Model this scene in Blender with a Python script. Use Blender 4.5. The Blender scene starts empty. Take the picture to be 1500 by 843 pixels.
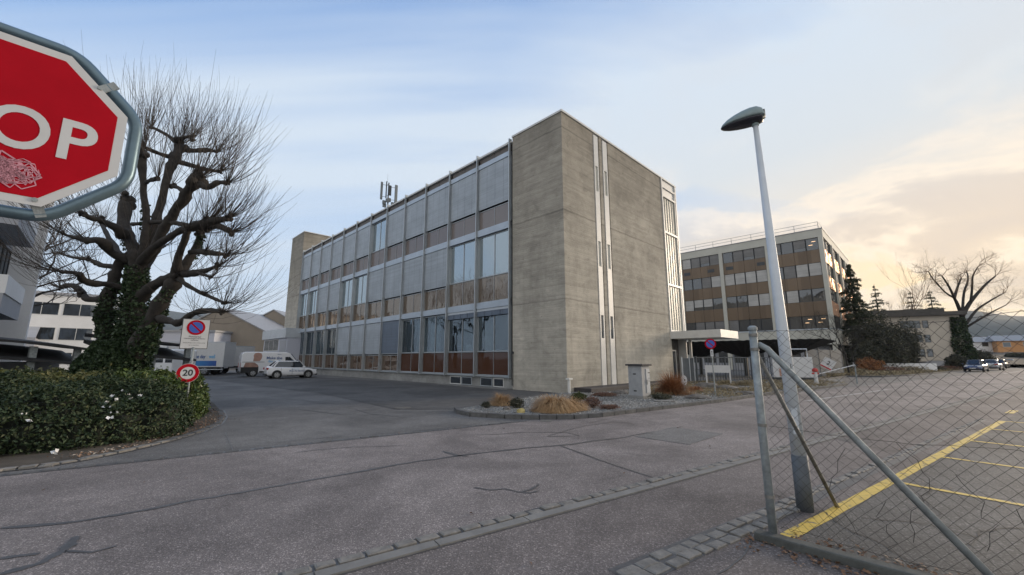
import bpy, bmesh, math, random
from math import sin, cos, tan, pi, radians, sqrt, atan2
from mathutils import Vector, Matrix, noise
random.seed(7)
R = radians
scn = bpy.context.scene
col = scn.collection
# ------------------------------------------------------------------ camera
F = 595.0; PIT = R(9.9); H = 1.65
cam = bpy.data.cameras.new('camera'); cam.sensor_width = 36; cam.lens = F/1500*36
cam.clip_start = 0.05; cam.clip_end = 12000
camo = bpy.data.objects.new('camera', cam); col.objects.link(camo)
camo.location = (0, 0, H); camo.rotation_euler = (R(90)+PIT, 0, 0); scn.camera = camo

def ray(x, y):
    a = (x-750)/F; b = (421.5-y)/F
    return Vector((a, cos(PIT)-b*sin(PIT), sin(PIT)+b*cos(PIT)))
def gp(x, y, z=0.0):
    r = ray(x, y); t = (z-H)/r.z; return Vector((r.x*t, r.y*t, z))
def at(x, y, Y):
    r = ray(x, y); t = Y/r.y; return Vector((r.x*t, Y, H+r.z*t))
def azd(a): a = R(a); return Vector((sin(a), cos(a), 0))

# ------------------------------------------------------------------ materials
def newmat(name):
    m = bpy.data.materials.new(name); m.use_nodes = True
    nt = m.node_tree; b = nt.nodes['Principled BSDF']
    return m, nt, b
def N(nt, t, **kw):
    n = nt.nodes.new(t)
    for k, v in kw.items(): setattr(n, k, v)
    return n
def noise_node(nt, scale, detail=4, rough=.6, vec=None, dist=0):
    n = N(nt, 'ShaderNodeTexNoise'); n.inputs['Scale'].default_value = scale
    n.inputs['Detail'].default_value = detail; n.inputs['Roughness'].default_value = rough
    n.inputs['Distortion'].default_value = dist
    if vec: nt.links.new(vec, n.inputs['Vector'])
    return n
def ramp(nt, src, stops):
    r = N(nt, 'ShaderNodeValToRGB'); e = r.color_ramp.elements
    while len(e) < len(stops): e.new(.5)
    for i, (p, c) in enumerate(stops):
        e[i].position = p; e[i].color = (c if len(c) == 4 else (*c, 1)) if isinstance(c, tuple) else (c, c, c, 1)
    nt.links.new(src, r.inputs[0]); return r
def mixc(nt, a, b, fac, mode='MIX'):
    m = N(nt, 'ShaderNodeMix', data_type='RGBA', blend_type=mode)
    for s, v in ((6, a), (7, b), (0, fac)):
        if hasattr(v, 'is_linked') or hasattr(v, 'links'): nt.links.new(v, m.inputs[s])
        elif s == 0: m.inputs[s].default_value = v
        else: m.inputs[s].default_value = (*v, 1)
    return m.outputs[2]
def coords(nt, kind='Object', scale=None, rot=None):
    tc = N(nt, 'ShaderNodeTexCoord')
    o = tc.outputs[kind]
    if scale or rot:
        mp = N(nt, 'ShaderNodeMapping')
        if scale: mp.inputs['Scale'].default_value = scale
        if rot: mp.inputs['Rotation'].default_value = rot
        nt.links.new(o, mp.inputs[0]); o = mp.outputs[0]
    return o
def bump(nt, b, h, strength=.3, dist=.01):
    n = N(nt, 'ShaderNodeBump'); n.inputs['Strength'].default_value = strength; n.inputs['Distance'].default_value = dist
    nt.links.new(h, n.inputs['Height']); nt.links.new(n.outputs[0], b.inputs['Normal']); return n
def simple(name, c, rough=.6, metal=0, var=.12, scale=3, spec=.5, bmp=0, coat=0):
    """colour with mild weathering"""
    m, nt, b = newmat(name)
    v = coords(nt)
    n1 = noise_node(nt, scale, 6, .65, v)
    lo = tuple(x*(1-var) for x in c); hi = tuple(min(1, x*(1+var)) for x in c)
    r = ramp(nt, n1.outputs[0], [(.3, lo), (.7, hi)])
    nt.links.new(r.outputs[0], b.inputs['Base Color'])
    b.inputs['Roughness'].default_value = rough; b.inputs['Metallic'].default_value = metal
    b.inputs['Specular IOR Level'].default_value = spec
    if coat: b.inputs['Coat Weight'].default_value = coat; b.inputs['Coat Roughness'].default_value = .08
    if bmp:
        n2 = noise_node(nt, scale*12, 5, .6, v); bump(nt, b, n2.outputs[0], bmp, .01)
    return m

def mat_asphalt(name, base, warm=(1.05, .98, .98), speck=.5, fine=1.0):
    m, nt, b = newmat(name); v = coords(nt)
    big = noise_node(nt, .35, 5, .6, v, .6); mid = noise_node(nt, 2.2, 5, .7, v)
    sp = N(nt, 'ShaderNodeTexVoronoi'); sp.inputs['Scale'].default_value = 85*fine; nt.links.new(v, sp.inputs['Vector'])
    sp2 = noise_node(nt, 160*fine, 3, .8, v)
    c0 = tuple(base*w*.78 for w in warm); c1 = tuple(base*w*1.22 for w in warm)
    r = ramp(nt, big.outputs[0], [(.38, c0), (.60, c1)])
    r2 = ramp(nt, mid.outputs[0], [(.3, .82), (.7, 1.14)])
    o = mixc(nt, r.outputs[0], r2.outputs[0], 1.0, 'MULTIPLY')
    # stones of the aggregate, each cell its own grey
    sc = N(nt, 'ShaderNodeSeparateColor'); nt.links.new(sp.outputs['Color'], sc.inputs[0])
    r3 = ramp(nt, sc.outputs[0], [(0, 1-speck*.75), (.6, 1.0), (.86, 1.12), (.95, 1+speck*2.2)])
    o = mixc(nt, o, r3.outputs[0], 1.0, 'MULTIPLY')
    r4 = ramp(nt, sp2.outputs[0], [(.3, 1-speck*.5), (.7, 1+speck*.5)])
    o = mixc(nt, o, r4.outputs[0], 1.0, 'MULTIPLY')
    sc2 = noise_node(nt, 7, 6, .75, v, 1.5)
    st = ramp(nt, sc2.outputs[0], [(.57, 1.0), (.75, .55)])
    o = mixc(nt, o, st.outputs[0], .6, 'MULTIPLY')
    nt.links.new(o, b.inputs['Base Color']); b.inputs['Roughness'].default_value = .8
    b.inputs['Specular IOR Level'].default_value = .35
    bump(nt, b, sp.outputs['Distance'], .5, .004)
    return m

def mat_concrete(name, c, board=.11, streak=1.0, z_dark=None):
    """board-marked fair-faced concrete: horizontal boards, blow holes, rain streaks"""
    m, nt, b = newmat(name); v = coords(nt)
    sx = N(nt, 'ShaderNodeSeparateXYZ'); nt.links.new(v, sx.inputs[0])
    add = N(nt, 'ShaderNodeMath', operation='ADD'); nt.links.new(sx.outputs[0], add.inputs[0]); nt.links.new(sx.outputs[1], add.inputs[1])
    # board index
    dv = N(nt, 'ShaderNodeMath', operation='DIVIDE'); nt.links.new(sx.outputs[2], dv.inputs[0]); dv.inputs[1].default_value = board
    fl = N(nt, 'ShaderNodeMath', operation='FLOOR'); nt.links.new(dv.outputs[0], fl.inputs[0])
    fr = N(nt, 'ShaderNodeMath', operation='FRACT'); nt.links.new(dv.outputs[0], fr.inputs[0])
    seg = N(nt, 'ShaderNodeMath', operation='MULTIPLY_ADD'); nt.links.new(fl.outputs[0], seg.inputs[0]); seg.inputs[1].default_value = 1.37; nt.links.new(add.outputs[0], seg.inputs[2])
    sd = N(nt, 'ShaderNodeMath', operation='DIVIDE'); nt.links.new(seg.outputs[0], sd.inputs[0]); sd.inputs[1].default_value = 3.1
    sf = N(nt, 'ShaderNodeMath', operation='FLOOR'); nt.links.new(sd.outputs[0], sf.inputs[0])
    cb = N(nt, 'ShaderNodeCombineXYZ'); nt.links.new(fl.outputs[0], cb.inputs[0]); nt.links.new(sf.outputs[0], cb.inputs[1])
    wn = N(nt, 'ShaderNodeTexWhiteNoise', noise_dimensions='3D'); nt.links.new(cb.outputs[0], wn.inputs[0])
    bd = ramp(nt, wn.outputs[0], [(0, .92), (1, 1.07)])
    big = noise_node(nt, .28, 6, .6, v, .5)
    big2 = noise_node(nt, 1.3, 8, .7, coords(nt, scale=(.75, .75, 1.35)), .8)
    grain = noise_node(nt, 6, 8, .75, coords(nt, scale=(.35, .35, 3.6)))
    strk = noise_node(nt, 1.6, 6, .7, coords(nt, scale=(.9, .9, .12)), .4)
    c0 = tuple(x*.74 for x in c); c1 = tuple(x*1.2 for x in c)
    o = ramp(nt, big.outputs[0], [(.3, c0), (.7, c1)]).outputs[0]
    o = mixc(nt, o, bd.outputs[0], 1, 'MULTIPLY')
    o = mixc(nt, o, ramp(nt, big2.outputs[0], [(.3, .76), (.5, 1.0), (.72, 1.16)]).outputs[0], 1, 'MULTIPLY')
    o = mixc(nt, o, ramp(nt, grain.outputs[0], [(.25, .89), (.7, 1.06)]).outputs[0], 1, 'MULTIPLY')
    o = mixc(nt, o, ramp(nt, strk.outputs[0], [(.38, .70), (.58, 1.04)]).outputs[0], .38*streak, 'MULTIPLY')
    # weathered dark top
    tz = N(nt, 'ShaderNodeMapRange'); nt.links.new(sx.outputs[2], tz.inputs[0])
    tz.inputs[1].default_value = 5; tz.inputs[2].default_value = 15
    nz = N(nt, 'ShaderNodeMath', operation='MULTIPLY'); nt.links.new(tz.outputs[0], nz.inputs[0]); nt.links.new(strk.outputs[0], nz.inputs[1])
    o = mixc(nt, o, (.36, .34, .32), nz.outputs[0], 'MULTIPLY')
    # blow holes and construction joints
    vo = N(nt, 'ShaderNodeTexVoronoi'); vo.inputs['Scale'].default_value = 1.9; nt.links.new(coords(nt, scale=(1, 1, 1.6)), vo.inputs['Vector'])
    ho = ramp(nt, vo.outputs['Distance'], [(.045, .35), (.075, 1.0)])
    o = mixc(nt, o, ho.outputs[0], .8, 'MULTIPLY')
    jd = N(nt, 'ShaderNodeMath', operation='MULTIPLY_ADD'); wob = noise_node(nt, 1.2, 3, .5, v)
    nt.links.new(wob.outputs[0], jd.inputs[0]); jd.inputs[1].default_value = .12; nt.links.new(sx.outputs[2], jd.inputs[2])
    wr = N(nt, 'ShaderNodeMath', operation='PINGPONG'); nt.links.new(jd.outputs[0], wr.inputs[0]); wr.inputs[1].default_value = 2.32
    jr = ramp(nt, wr.outputs[0], [(0, .55), (.02, .62), (.06, 1.0)])
    jm = mixc(nt, o, jr.outputs[0], .7, 'MULTIPLY')
    nt.links.new(jm, b.inputs['Base Color'])
    b.inputs['Roughness'].default_value = .88; b.inputs['Specular IOR Level'].default_value = .25
    ed = ramp(nt, fr.outputs[0], [(0, 0.0), (.08, .7), (.92, .7), (1, 0.0)])
    ad = N(nt, 'ShaderNodeMath', operation='ADD'); nt.links.new(ed.outputs[0], ad.inputs[0]); nt.links.new(grain.outputs[0], ad.inputs[1])
    ad2 = N(nt, 'ShaderNodeMath', operation='ADD'); nt.links.new(ad.outputs[0], ad2.inputs[0]); nt.links.new(bd.outputs[0], ad2.inputs[1])
    bump(nt, b, ad2.outputs[0], .55, .02)
    return m

def mat_blind(name, c, vertical=True, pitch=.055):
    m, nt, b = newmat(name); v = coords(nt)
    sx = N(nt, 'ShaderNodeSeparateXYZ'); nt.links.new(v, sx.inputs[0])
    d = N(nt, 'ShaderNodeMath', operation='DIVIDE'); nt.links.new(sx.outputs[2], d.inputs[0]); d.inputs[1].default_value = pitch
    f = N(nt, 'ShaderNodeMath', operation='FRACT'); nt.links.new(d.outputs[0], f.inputs[0])
    s = ramp(nt, f.outputs[0], [(0, .45), (.16, .9), (.9, 1.1), (1, .5)])
    fl = N(nt, 'ShaderNodeMath', operation='FLOOR'); nt.links.new(d.outputs[0], fl.inputs[0])
    wn = N(nt, 'ShaderNodeTexWhiteNoise', noise_dimensions='1D'); nt.links.new(fl.outputs[0], wn.inputs['W'])
    n1 = noise_node(nt, .8, 5, .6, v)
    o = ramp(nt, n1.outputs[0], [(.3, tuple(x*.86 for x in c)), (.7, tuple(x*1.12 for x in c))]).outputs[0]
    o = mixc(nt, o, s.outputs[0], .55, 'MULTIPLY')
    o = mixc(nt, o, ramp(nt, wn.outputs[0], [(0, .92), (1, 1.07)]).outputs[0], 1, 'MULTIPLY')
    if vertical:
        d2 = N(nt, 'ShaderNodeMath', operation='DIVIDE'); nt.links.new(sx.outputs[1], d2.inputs[0]); d2.inputs[1].default_value = .75
        f2 = N(nt, 'ShaderNodeMath', operation='FRACT'); nt.links.new(d2.outputs[0], f2.inputs[0])
        o = mixc(nt, o, ramp(nt, f2.outputs[0], [(0, .5), (.02, .5), (.05, 1.0), (1, 1.0)]).outputs[0], .8, 'MULTIPLY')
    nt.links.new(o, b.inputs['Base Color'])
    b.inputs['Roughness'].default_value = .5; b.inputs['Metallic'].default_value = .15
    bump(nt, b, s.outputs[0], .4, .012)
    return m

def mat_glass(name, tint=(.03, .04, .045), refl=.45, warp=.02, through=0.0, wscale=.9, rcol=(.85, .92, 1)):
    """window glass: dark room behind (or see-through) plus a mirror of what stands around"""
    m, nt, b = newmat(name)
    v = coords(nt, scale=(1, 1, .6))
    n = noise_node(nt, wscale, 2, .5, v)
    bp = N(nt, 'ShaderNodeBump'); bp.inputs['Strength'].default_value = 1; bp.inputs['Distance'].default_value = warp
    nt.links.new(n.outputs[0], bp.inputs['Height'])
    gl = N(nt, 'ShaderNodeBsdfGlossy'); gl.inputs['Roughness'].default_value = .02; gl.inputs[0].default_value = (*rcol, 1)
    nt.links.new(bp.outputs[0], gl.inputs['Normal'])
    b.inputs['Base Color'].default_value = (*tint, 1); b.inputs['Roughness'].default_value = .3
    b.inputs['Specular IOR Level'].default_value = 0
    fr = N(nt, 'ShaderNodeLayerWeight'); fr.inputs[0].default_value = .5
    mr = N(nt, 'ShaderNodeMapRange'); nt.links.new(fr.outputs['Fresnel'], mr.inputs[0])
    mr.inputs[1].default_value = 0; mr.inputs[2].default_value = .8
    mr.inputs[3].default_value = refl*.55; mr.inputs[4].default_value = min(.97, refl*1.35)
    mx = N(nt, 'ShaderNodeMixShader'); nt.links.new(mr.outputs[0], mx.inputs[0])
    nt.links.new(gl.outputs[0], mx.inputs[2])
    if through:
        tr = N(nt, 'ShaderNodeBsdfTransparent'); tr.inputs[0].default_value = (.8, .87, .9, 1)
        m2 = N(nt, 'ShaderNodeMixShader'); m2.inputs[0].default_value = through
        nt.links.new(b.outputs[0], m2.inputs[1]); nt.links.new(tr.outputs[0], m2.inputs[2])
        nt.links.new(m2.outputs[0], mx.inputs[1])
    else: nt.links.new(b.outputs[0], mx.inputs[1])
    nt.links.new(mx.outputs[0], nt.nodes['Material Output'].inputs[0])
    return m

def mat_leaf(name, a, bb, c=None, rough=.55):
    m, nt, b = newmat(name)
    g = N(nt, 'ShaderNodeNewGeometry')
    v = coords(nt); n = noise_node(nt, .9, 3, .6, v)
    mx = N(nt, 'ShaderNodeMath', operation='MULTIPLY_ADD'); nt.links.new(g.outputs['Random Per Island'], mx.inputs[0]); mx.inputs[1].default_value = .6
    sb = N(nt, 'ShaderNodeMath', operation='SUBTRACT'); nt.links.new(n.outputs[0], sb.inputs[0]); sb.inputs[1].default_value = .3
    nt.links.new(sb.outputs[0], mx.inputs[2])
    r = ramp(nt, mx.outputs[0], [(.1, a), (.6, bb), (.95, c or bb)])
    nt.links.new(r.outputs[0], b.inputs['Base Color']); b.inputs['Roughness'].default_value = rough
    b.inputs['Specular IOR Level'].default_value = .35
    return m

M = {}
M['asphalt'] = mat_asphalt('asphalt_road', .172, (1.12, .985, .935), .48, 1.25)
M['asphalt_yard'] = mat_asphalt('asphalt_forecourt', .085, (1.03, 1.0, .97), .3)
M['asphalt_side'] = mat_asphalt('asphalt_side_road', .13, (1.04, 1.0, .96), .35)
M['asphalt_lot'] = mat_asphalt('asphalt_parking', .10, (1.04, 1.0, .95), .4)
M['asphalt_patch'] = mat_asphalt('asphalt_walk', .13, (1.13, .985, .93), .4)
M['tar'] = simple('bitumen_seal', (.082, .080, .080), .5, var=.3, scale=12, bmp=.2)
M['stone'] = simple('granite_setts', (.185, .175, .16), .8, var=.35, scale=9, bmp=.5)
M['kerb'] = simple('granite_kerb', (.20, .20, .20), .8, var=.25, scale=4, bmp=.4)
M['kerb_dark'] = simple('weathered_kerb', (.10, .10, .10), .85, var=.35, scale=6, bmp=.5)
M['strip'] = simple('concrete_channel', (.185, .18, .17), .85, var=.2, scale=3, bmp=.3)
def mat_paint(name, c, under):
    m, nt, b = newmat(name); v = coords(nt)
    n = noise_node(nt, 9, 8, .75, v, .3); n2 = noise_node(nt, 1.2, 4, .6, v)
    ad = N(nt, 'ShaderNodeMath', operation='MULTIPLY_ADD'); nt.links.new(n2.outputs[0], ad.inputs[0]); ad.inputs[1].default_value = .35; nt.links.new(n.outputs[0], ad.inputs[2])
    r = ramp(nt, ad.outputs[0], [(.565, (*[under]*3,)), (.61, tuple(x*.75 for x in c)), (.85, c)])
    nt.links.new(r.outputs[0], b.inputs['Base Color']); b.inputs['Roughness'].default_value = .6
    bump(nt, b, n.outputs[0], .3, .004); return m
M['yellow'] = mat_paint('yellow_road_paint', (.72, .50, .09), .12)
M['white_line'] = mat_paint('worn_white_paint', (.45, .44, .42), .16)
M['conc_cool'] = mat_concrete('board_marked_concrete', (.46, .43, .37))
M['conc_warm'] = M['conc_cool']
M['conc_plinth'] = mat_concrete('plinth_concrete', (.30, .30, .29), .3, .6)
M['alu'] = simple('anodised_aluminium', (.42, .45, .47), .42, .55, .10, 2)
M['alu_light'] = simple('pale_grey_metal', (.50, .54, .58), .45, .25, .08, 1.5)
M['beam'] = simple('blue_grey_metal_band', (.43, .49, .56), .42, .3, .10, .8)
M['white_metal'] = simple('white_coated_metal', (.62, .62, .60), .45, 0, .08, 2)
M['dark'] = simple('dark_recess', (.02, .02, .022), .7, var=.2)
M['dark_metal'] = simple('dark_grey_metal', (.06, .065, .07), .5, .3, .2)
M['black_rubber'] = simple('black_rubber', (.018, .018, .018), .8, var=.2)
M['blind'] = mat_blind('grey_roller_slats', (.37, .41, .45))
M['blind_dark'] = mat_blind('dark_roller_slats', (.13, .165, .22))
M['blind_b2'] = mat_blind('pale_window_blind', (.43, .42, .40), False, .09)
M['blind_b2g'] = mat_blind('grey_window_blind', (.18, .175, .17), False, .09)
M['flute'] = simple('fluted_panel', (.42, .42, .37), .4, var=.12, scale=.8)
M['louvre'] = simple('brown_grey_louvre', (.13, .115, .105), .6, .2)
M['sp_top'] = mat_glass('greybrown_spandrel_glass', (.20, .165, .15), .12, .006)
M['sp_mid'] = mat_glass('bronze_mirror_spandrel', (.085, .058, .04), .30, .035, wscale=1.2, rcol=(.9, .8, .7))
M['sp_low'] = mat_glass('bronze_spandrel', (.085, .055, .04), .26, .03, rcol=(1, .88, .76))
M['sp_red'] = mat_glass('red_brown_spandrel', (.085, .040, .024), .06, .01)
M['glass_sky'] = mat_glass('coated_window_glass', (.05, .07, .08), .58, .004, wscale=.5, rcol=(.86, .95, 1))
M['glass_room'] = mat_glass('clear_window_glass', (.02, .026, .032), .13, .01, .8)
M['glass_dark'] = mat_glass('dark_window_glass', (.025, .028, .032), .28, .01)
M['glass_b2'] = mat_glass('tinted_window_glass', (.06, .06, .06), .17, .02)
M['glass_far'] = mat_glass('far_window_glass', (.035, .04, .045), .16, .02)
M['curtain'] = simple('net_curtain', (.27, .29, .29), .9, var=.2, scale=2)
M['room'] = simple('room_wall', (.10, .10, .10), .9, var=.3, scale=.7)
M['b2_beige'] = simple('cream_concrete_panel', (.50, .49, .43), .75, var=.08, scale=.5, bmp=.05)
def mat_panel_brown():
    m, nt, b = newmat('brown_facade_panel'); v = coords(nt)
    sx = N(nt, 'ShaderNodeSeparateXYZ'); nt.links.new(v, sx.inputs[0])
    o = []
    for s, k in ((1, 1.5), (2, 3.44)):
        d = N(nt, 'ShaderNodeMath', operation='DIVIDE'); nt.links.new(sx.outputs[s], d.inputs[0]); d.inputs[1].default_value = k
        f = N(nt, 'ShaderNodeMath', operation='FLOOR'); nt.links.new(d.outputs[0], f.inputs[0]); o.append(f)
    cb = N(nt, 'ShaderNodeCombineXYZ'); nt.links.new(o[0].outputs[0], cb.inputs[0]); nt.links.new(o[1].outputs[0], cb.inputs[1])
    w = N(nt, 'ShaderNodeTexWhiteNoise', noise_dimensions='3D'); nt.links.new(cb.outputs[0], w.inputs[0])
    r = ramp(nt, w.outputs[0], [(0, (.125, .085, .052)), (1, (.18, .125, .078))])
    nt.links.new(r.outputs[0], b.inputs['Base Color']); b.inputs['Roughness'].default_value = .45
    n = noise_node(nt, 1.5, 3, .5, v); bump(nt, b, n.outputs[0], .2, .05); return m
M['b2_brown'] = mat_panel_brown()
M['b2_sunset'] = mat_glass('sunset_tinted_panel', (.46, .28, .19), .18, .08, wscale=1.2, rcol=(1, .72, .55))  # short-side panels: the reflected sunset is put into their colour
M['white_wall'] = simple('white_render', (.76, .76, .76), .8, var=.07, scale=.6, bmp=.05)
M['grey_wall'] = simple('grey_render', (.36, .37, .40), .8, var=.08, scale=.5)
M['lav_wall'] = simple('pale_hall_wall', (.48, .50, .57), .7, var=.04, scale=.3)
M['tan_wall'] = simple('tan_brick_gable', (.25, .215, .175), .85, var=.10, scale=.5, bmp=.1)
M['house_wall'] = simple('beige_house_render', (.52, .475, .41), .85, var=.08, scale=.6)
M['roof_dark'] = simple('dark_roof', (.085, .08, .075), .8, var=.25, scale=1)
M['roof_grey'] = simple('grey_roof_sheet', (.30, .31, .33), .6, .2, .1)
M['orange_wall'] = simple('orange_render', (.55, .28, .12), .8, var=.06)
M['galv'] = simple('galvanised_steel', (.27, .30, .31), .62, .3, .32, 11, bmp=.25)
M['galv_rust'] = simple('weathered_galvanised_steel', (.22, .215, .20), .55, .5, .35, 14, bmp=.2)
M['lamp_paint'] = simple('lamp_column_paint', (.56, .60, .64), .5, .1, .08, 4)
M['lamp_head'] = simple('grey_green_lamp_housing', (.22, .28, .28), .5, .1, .15, 6)
M['lamp_under'] = simple('tinted_lamp_cover', (.03, .03, .04), .2, 0, .2, 8)
M['sign_red'] = simple('sign_red_film', (.40, .004, .014), .6, var=.10, scale=5, spec=.08)
M['sign_white'] = simple('sign_white_film', (.55, .56, .57), .45, var=.06, scale=6)
M['sign_blue'] = simple('sign_blue_film', (.03, .10, .45), .4, var=.06)
M['sign_black'] = simple('sign_black_film', (.02, .02, .022), .4)
M['scribble'] = simple('pink_scratches', (.55, .26, .32), .7, var=.25, scale=20)
M['sign_blue_grey'] = simple('blue_grey_painted_tube', (.12, .18, .22), .38, .5, .2, 7)
M['bark'] = simple('dark_plane_bark', (.034, .030, .027), .95, var=.45, scale=5, bmp=1.0)
M['twig'] = simple('twig_bark', (.065, .054, .046), .9, var=.3, scale=3)
M['twig_sunlit'] = simple('sunlit_twig_bark', (.20, .135, .085), .9, var=.3, scale=1)  # lit copy of the twig bark, warm evening light put into the colour
M['ivy'] = mat_leaf('ivy_leaves', (.012, .026, .012), (.03, .055, .022), (.07, .10, .045))
M['hedge_dark'] = mat_leaf('dark_hedge_leaves', (.014, .028, .013), (.034, .058, .024), (.085, .095, .042))
M['hedge_laurel'] = mat_leaf('laurel_leaves', (.028, .052, .012), (.075, .115, .028), (.15, .17, .06), .4)
M['hedge_yellow'] = mat_leaf('olive_hedge_leaves', (.03, .045, .012), (.10, .11, .035), (.17, .16, .07))
M['conifer'] = mat_leaf('conifer_needles', (.018, .028, .016), (.04, .055, .028), (.075, .085, .045))
M['bush'] = mat_leaf('dark_bush_leaves', (.028, .032, .022), (.06, .062, .042), (.12, .11, .07))
M['grass_tan'] = mat_leaf('dry_tan_grass', (.22, .13, .06), (.42, .27, .14), (.58, .42, .25), .8)
M['grass_orange'] = mat_leaf('rust_orange_grass', (.16, .07, .03), (.31, .14, .06), (.45, .27, .14), .8)
M['grass_pale'] = mat_leaf('pale_dry_plants', (.16, .13, .08), (.28, .23, .14), (.40, .34, .22), .8)
M['heather'] = mat_leaf('reddish_plants', (.10, .05, .04), (.19, .11, .08), (.30, .2, .14), .8)
M['lawn'] = mat_leaf('rough_grass', (.03, .045, .015), (.08, .09, .03), (.16, .15, .07), .8)
M['leaf_litter'] = mat_leaf('fallen_leaves', (.10, .05, .03), (.25, .15, .09), (.52, .46, .38), .8)
M['petal'] = simple('white_litter', (.72, .72, .72), .7)
M['rock'] = simple('grey_brown_boulder', (.13, .12, .11), .9, var=.4, scale=3, bmp=.8)
M['rock_yellow'] = simple('yellow_boulder', (.42, .34, .14), .9, var=.3, scale=8, bmp=.6)
def mat_gravel():
    m, nt, b = newmat('gravel'); v = coords(nt)
    vo = N(nt, 'ShaderNodeTexVoronoi'); vo.inputs['Scale'].default_value = 22; nt.links.new(v, vo.inputs['Vector'])
    s = N(nt, 'ShaderNodeSeparateColor'); nt.links.new(vo.outputs['Color'], s.inputs[0])
    n = noise_node(nt, .8, 5, .6, v)
    c = ramp(nt, s.outputs[0], [(0, (.10, .10, .095)), (.5, (.22, .22, .21)), (1, (.42, .41, .39))])
    o = mixc(nt, c.outputs[0], ramp(nt, n.outputs[0], [(.3, .6), (.7, 1.1)]).outputs[0], 1, 'MULTIPLY')
    nt.links.new(o, b.inputs['Base Color']); b.inputs['Roughness'].default_value = .9
    bump(nt, b, vo.outputs['Distance'], 1, .03); return m
M['gravel'] = mat_gravel()
M['pebble'] = mat_leaf('pebble_stone', (.10, .10, .095), (.22, .22, .21), (.46, .45, .43), .85)
M['soil'] = simple('bare_soil', (.075, .062, .048), .95, var=.4, scale=2, bmp=.8)
M['cabinet'] = simple('grey_cabinet_shell', (.31, .32, .33), .55, var=.14, scale=4, bmp=.05)
M['cabinet_door'] = simple('pale_cabinet_door', (.42, .44, .46), .5, var=.08, scale=3)
M['slate'] = simple('dark_slate_ledge', (.045, .042, .045), .7, var=.3, scale=2)
M['car_white'] = simple('white_car_paint', (.72, .73, .75), .25, var=.03, coat=.8)
M['car_blue'] = simple('blue_car_paint', (.035, .055, .13), .25, .3, .05, coat=.9)
M['car_silver'] = simple('silver_car_paint', (.45, .46, .48), .3, .5, .05, coat=.8)
M['car_grey'] = simple('dark_car_paint', (.05, .05, .055), .3, .3, .05, coat=.8)
M['car_glass'] = mat_glass('car_glass', (.012, .015, .02), .12, .003)
M['rim'] = simple('alloy_rim', (.40, .41, .42), .3, .8)
M['lens'] = simple('clear_lamp_lens', (.7, .72, .75), .1)
M['tail'] = simple('red_lamp_lens', (.35, .01, .01), .2)
M['plate'] = simple('number_plate', (.6, .6, .58), .5)
M['ad_blue'] = simple('dark_blue_lettering', (.03, .09, .25), .5)
M['ad_cyan'] = simple('light_blue_lettering', (.12, .38, .65), .5)
M['ad_skin'] = simple('skin_toned_print', (.42, .25, .20), .6, var=.2, scale=1.5)
M['ad_brown'] = simple('brown_print', (.30, .18, .14), .6, var=.3, scale=2)
M['red_paint'] = simple('hydrant_red', (.45, .04, .03), .45)
M['fence_dark'] = simple('charcoal_railing', (.085, .10, .115), .5, .4)
M['gate_grey'] = simple('grey_gate_sheet', (.11, .125, .14), .65, .1)
M['wire'] = simple('rusty_wire', (.035, .033, .032), .6, .5)
M['moss_kerb'] = simple('mossy_concrete_kerb', (.085, .09, .085), .9, var=.4, scale=5, bmp=.6)
M['moss_top'] = M['moss_kerb']
M['antenna'] = simple('antenna_grey', (.15, .17, .18), .5, .1)
M['hill'] = simple('wooded_hill', (.06, .075, .07), .95, var=.35, scale=.01)
M['ceil_lamp'] = newmat('lit_ceiling_lamp')[0]
_b = M['ceil_lamp'].node_tree.nodes['Principled BSDF']
_b.inputs['Emission Color'].default_value = (1, .55, .2, 1); _b.inputs['Emission Strength'].default_value = 1.1
def mat_gradient_blue():
    m, nt, b = newmat('blue_stripe_print'); v = coords(nt, 'Generated')
    sx = N(nt, 'ShaderNodeSeparateXYZ'); nt.links.new(v, sx.inputs[0])
    r = ramp(nt, sx.outputs[0], [(0, (.15, .40, .60)), (.5, (.04, .22, .5)), (1, (.03, .08, .3))])
    nt.links.new(r.outputs[0], b.inputs['Base Color']); b.inputs['Roughness'].default_value = .4; return m
M['ad_stripe'] = mat_gradient_blue()

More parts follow.
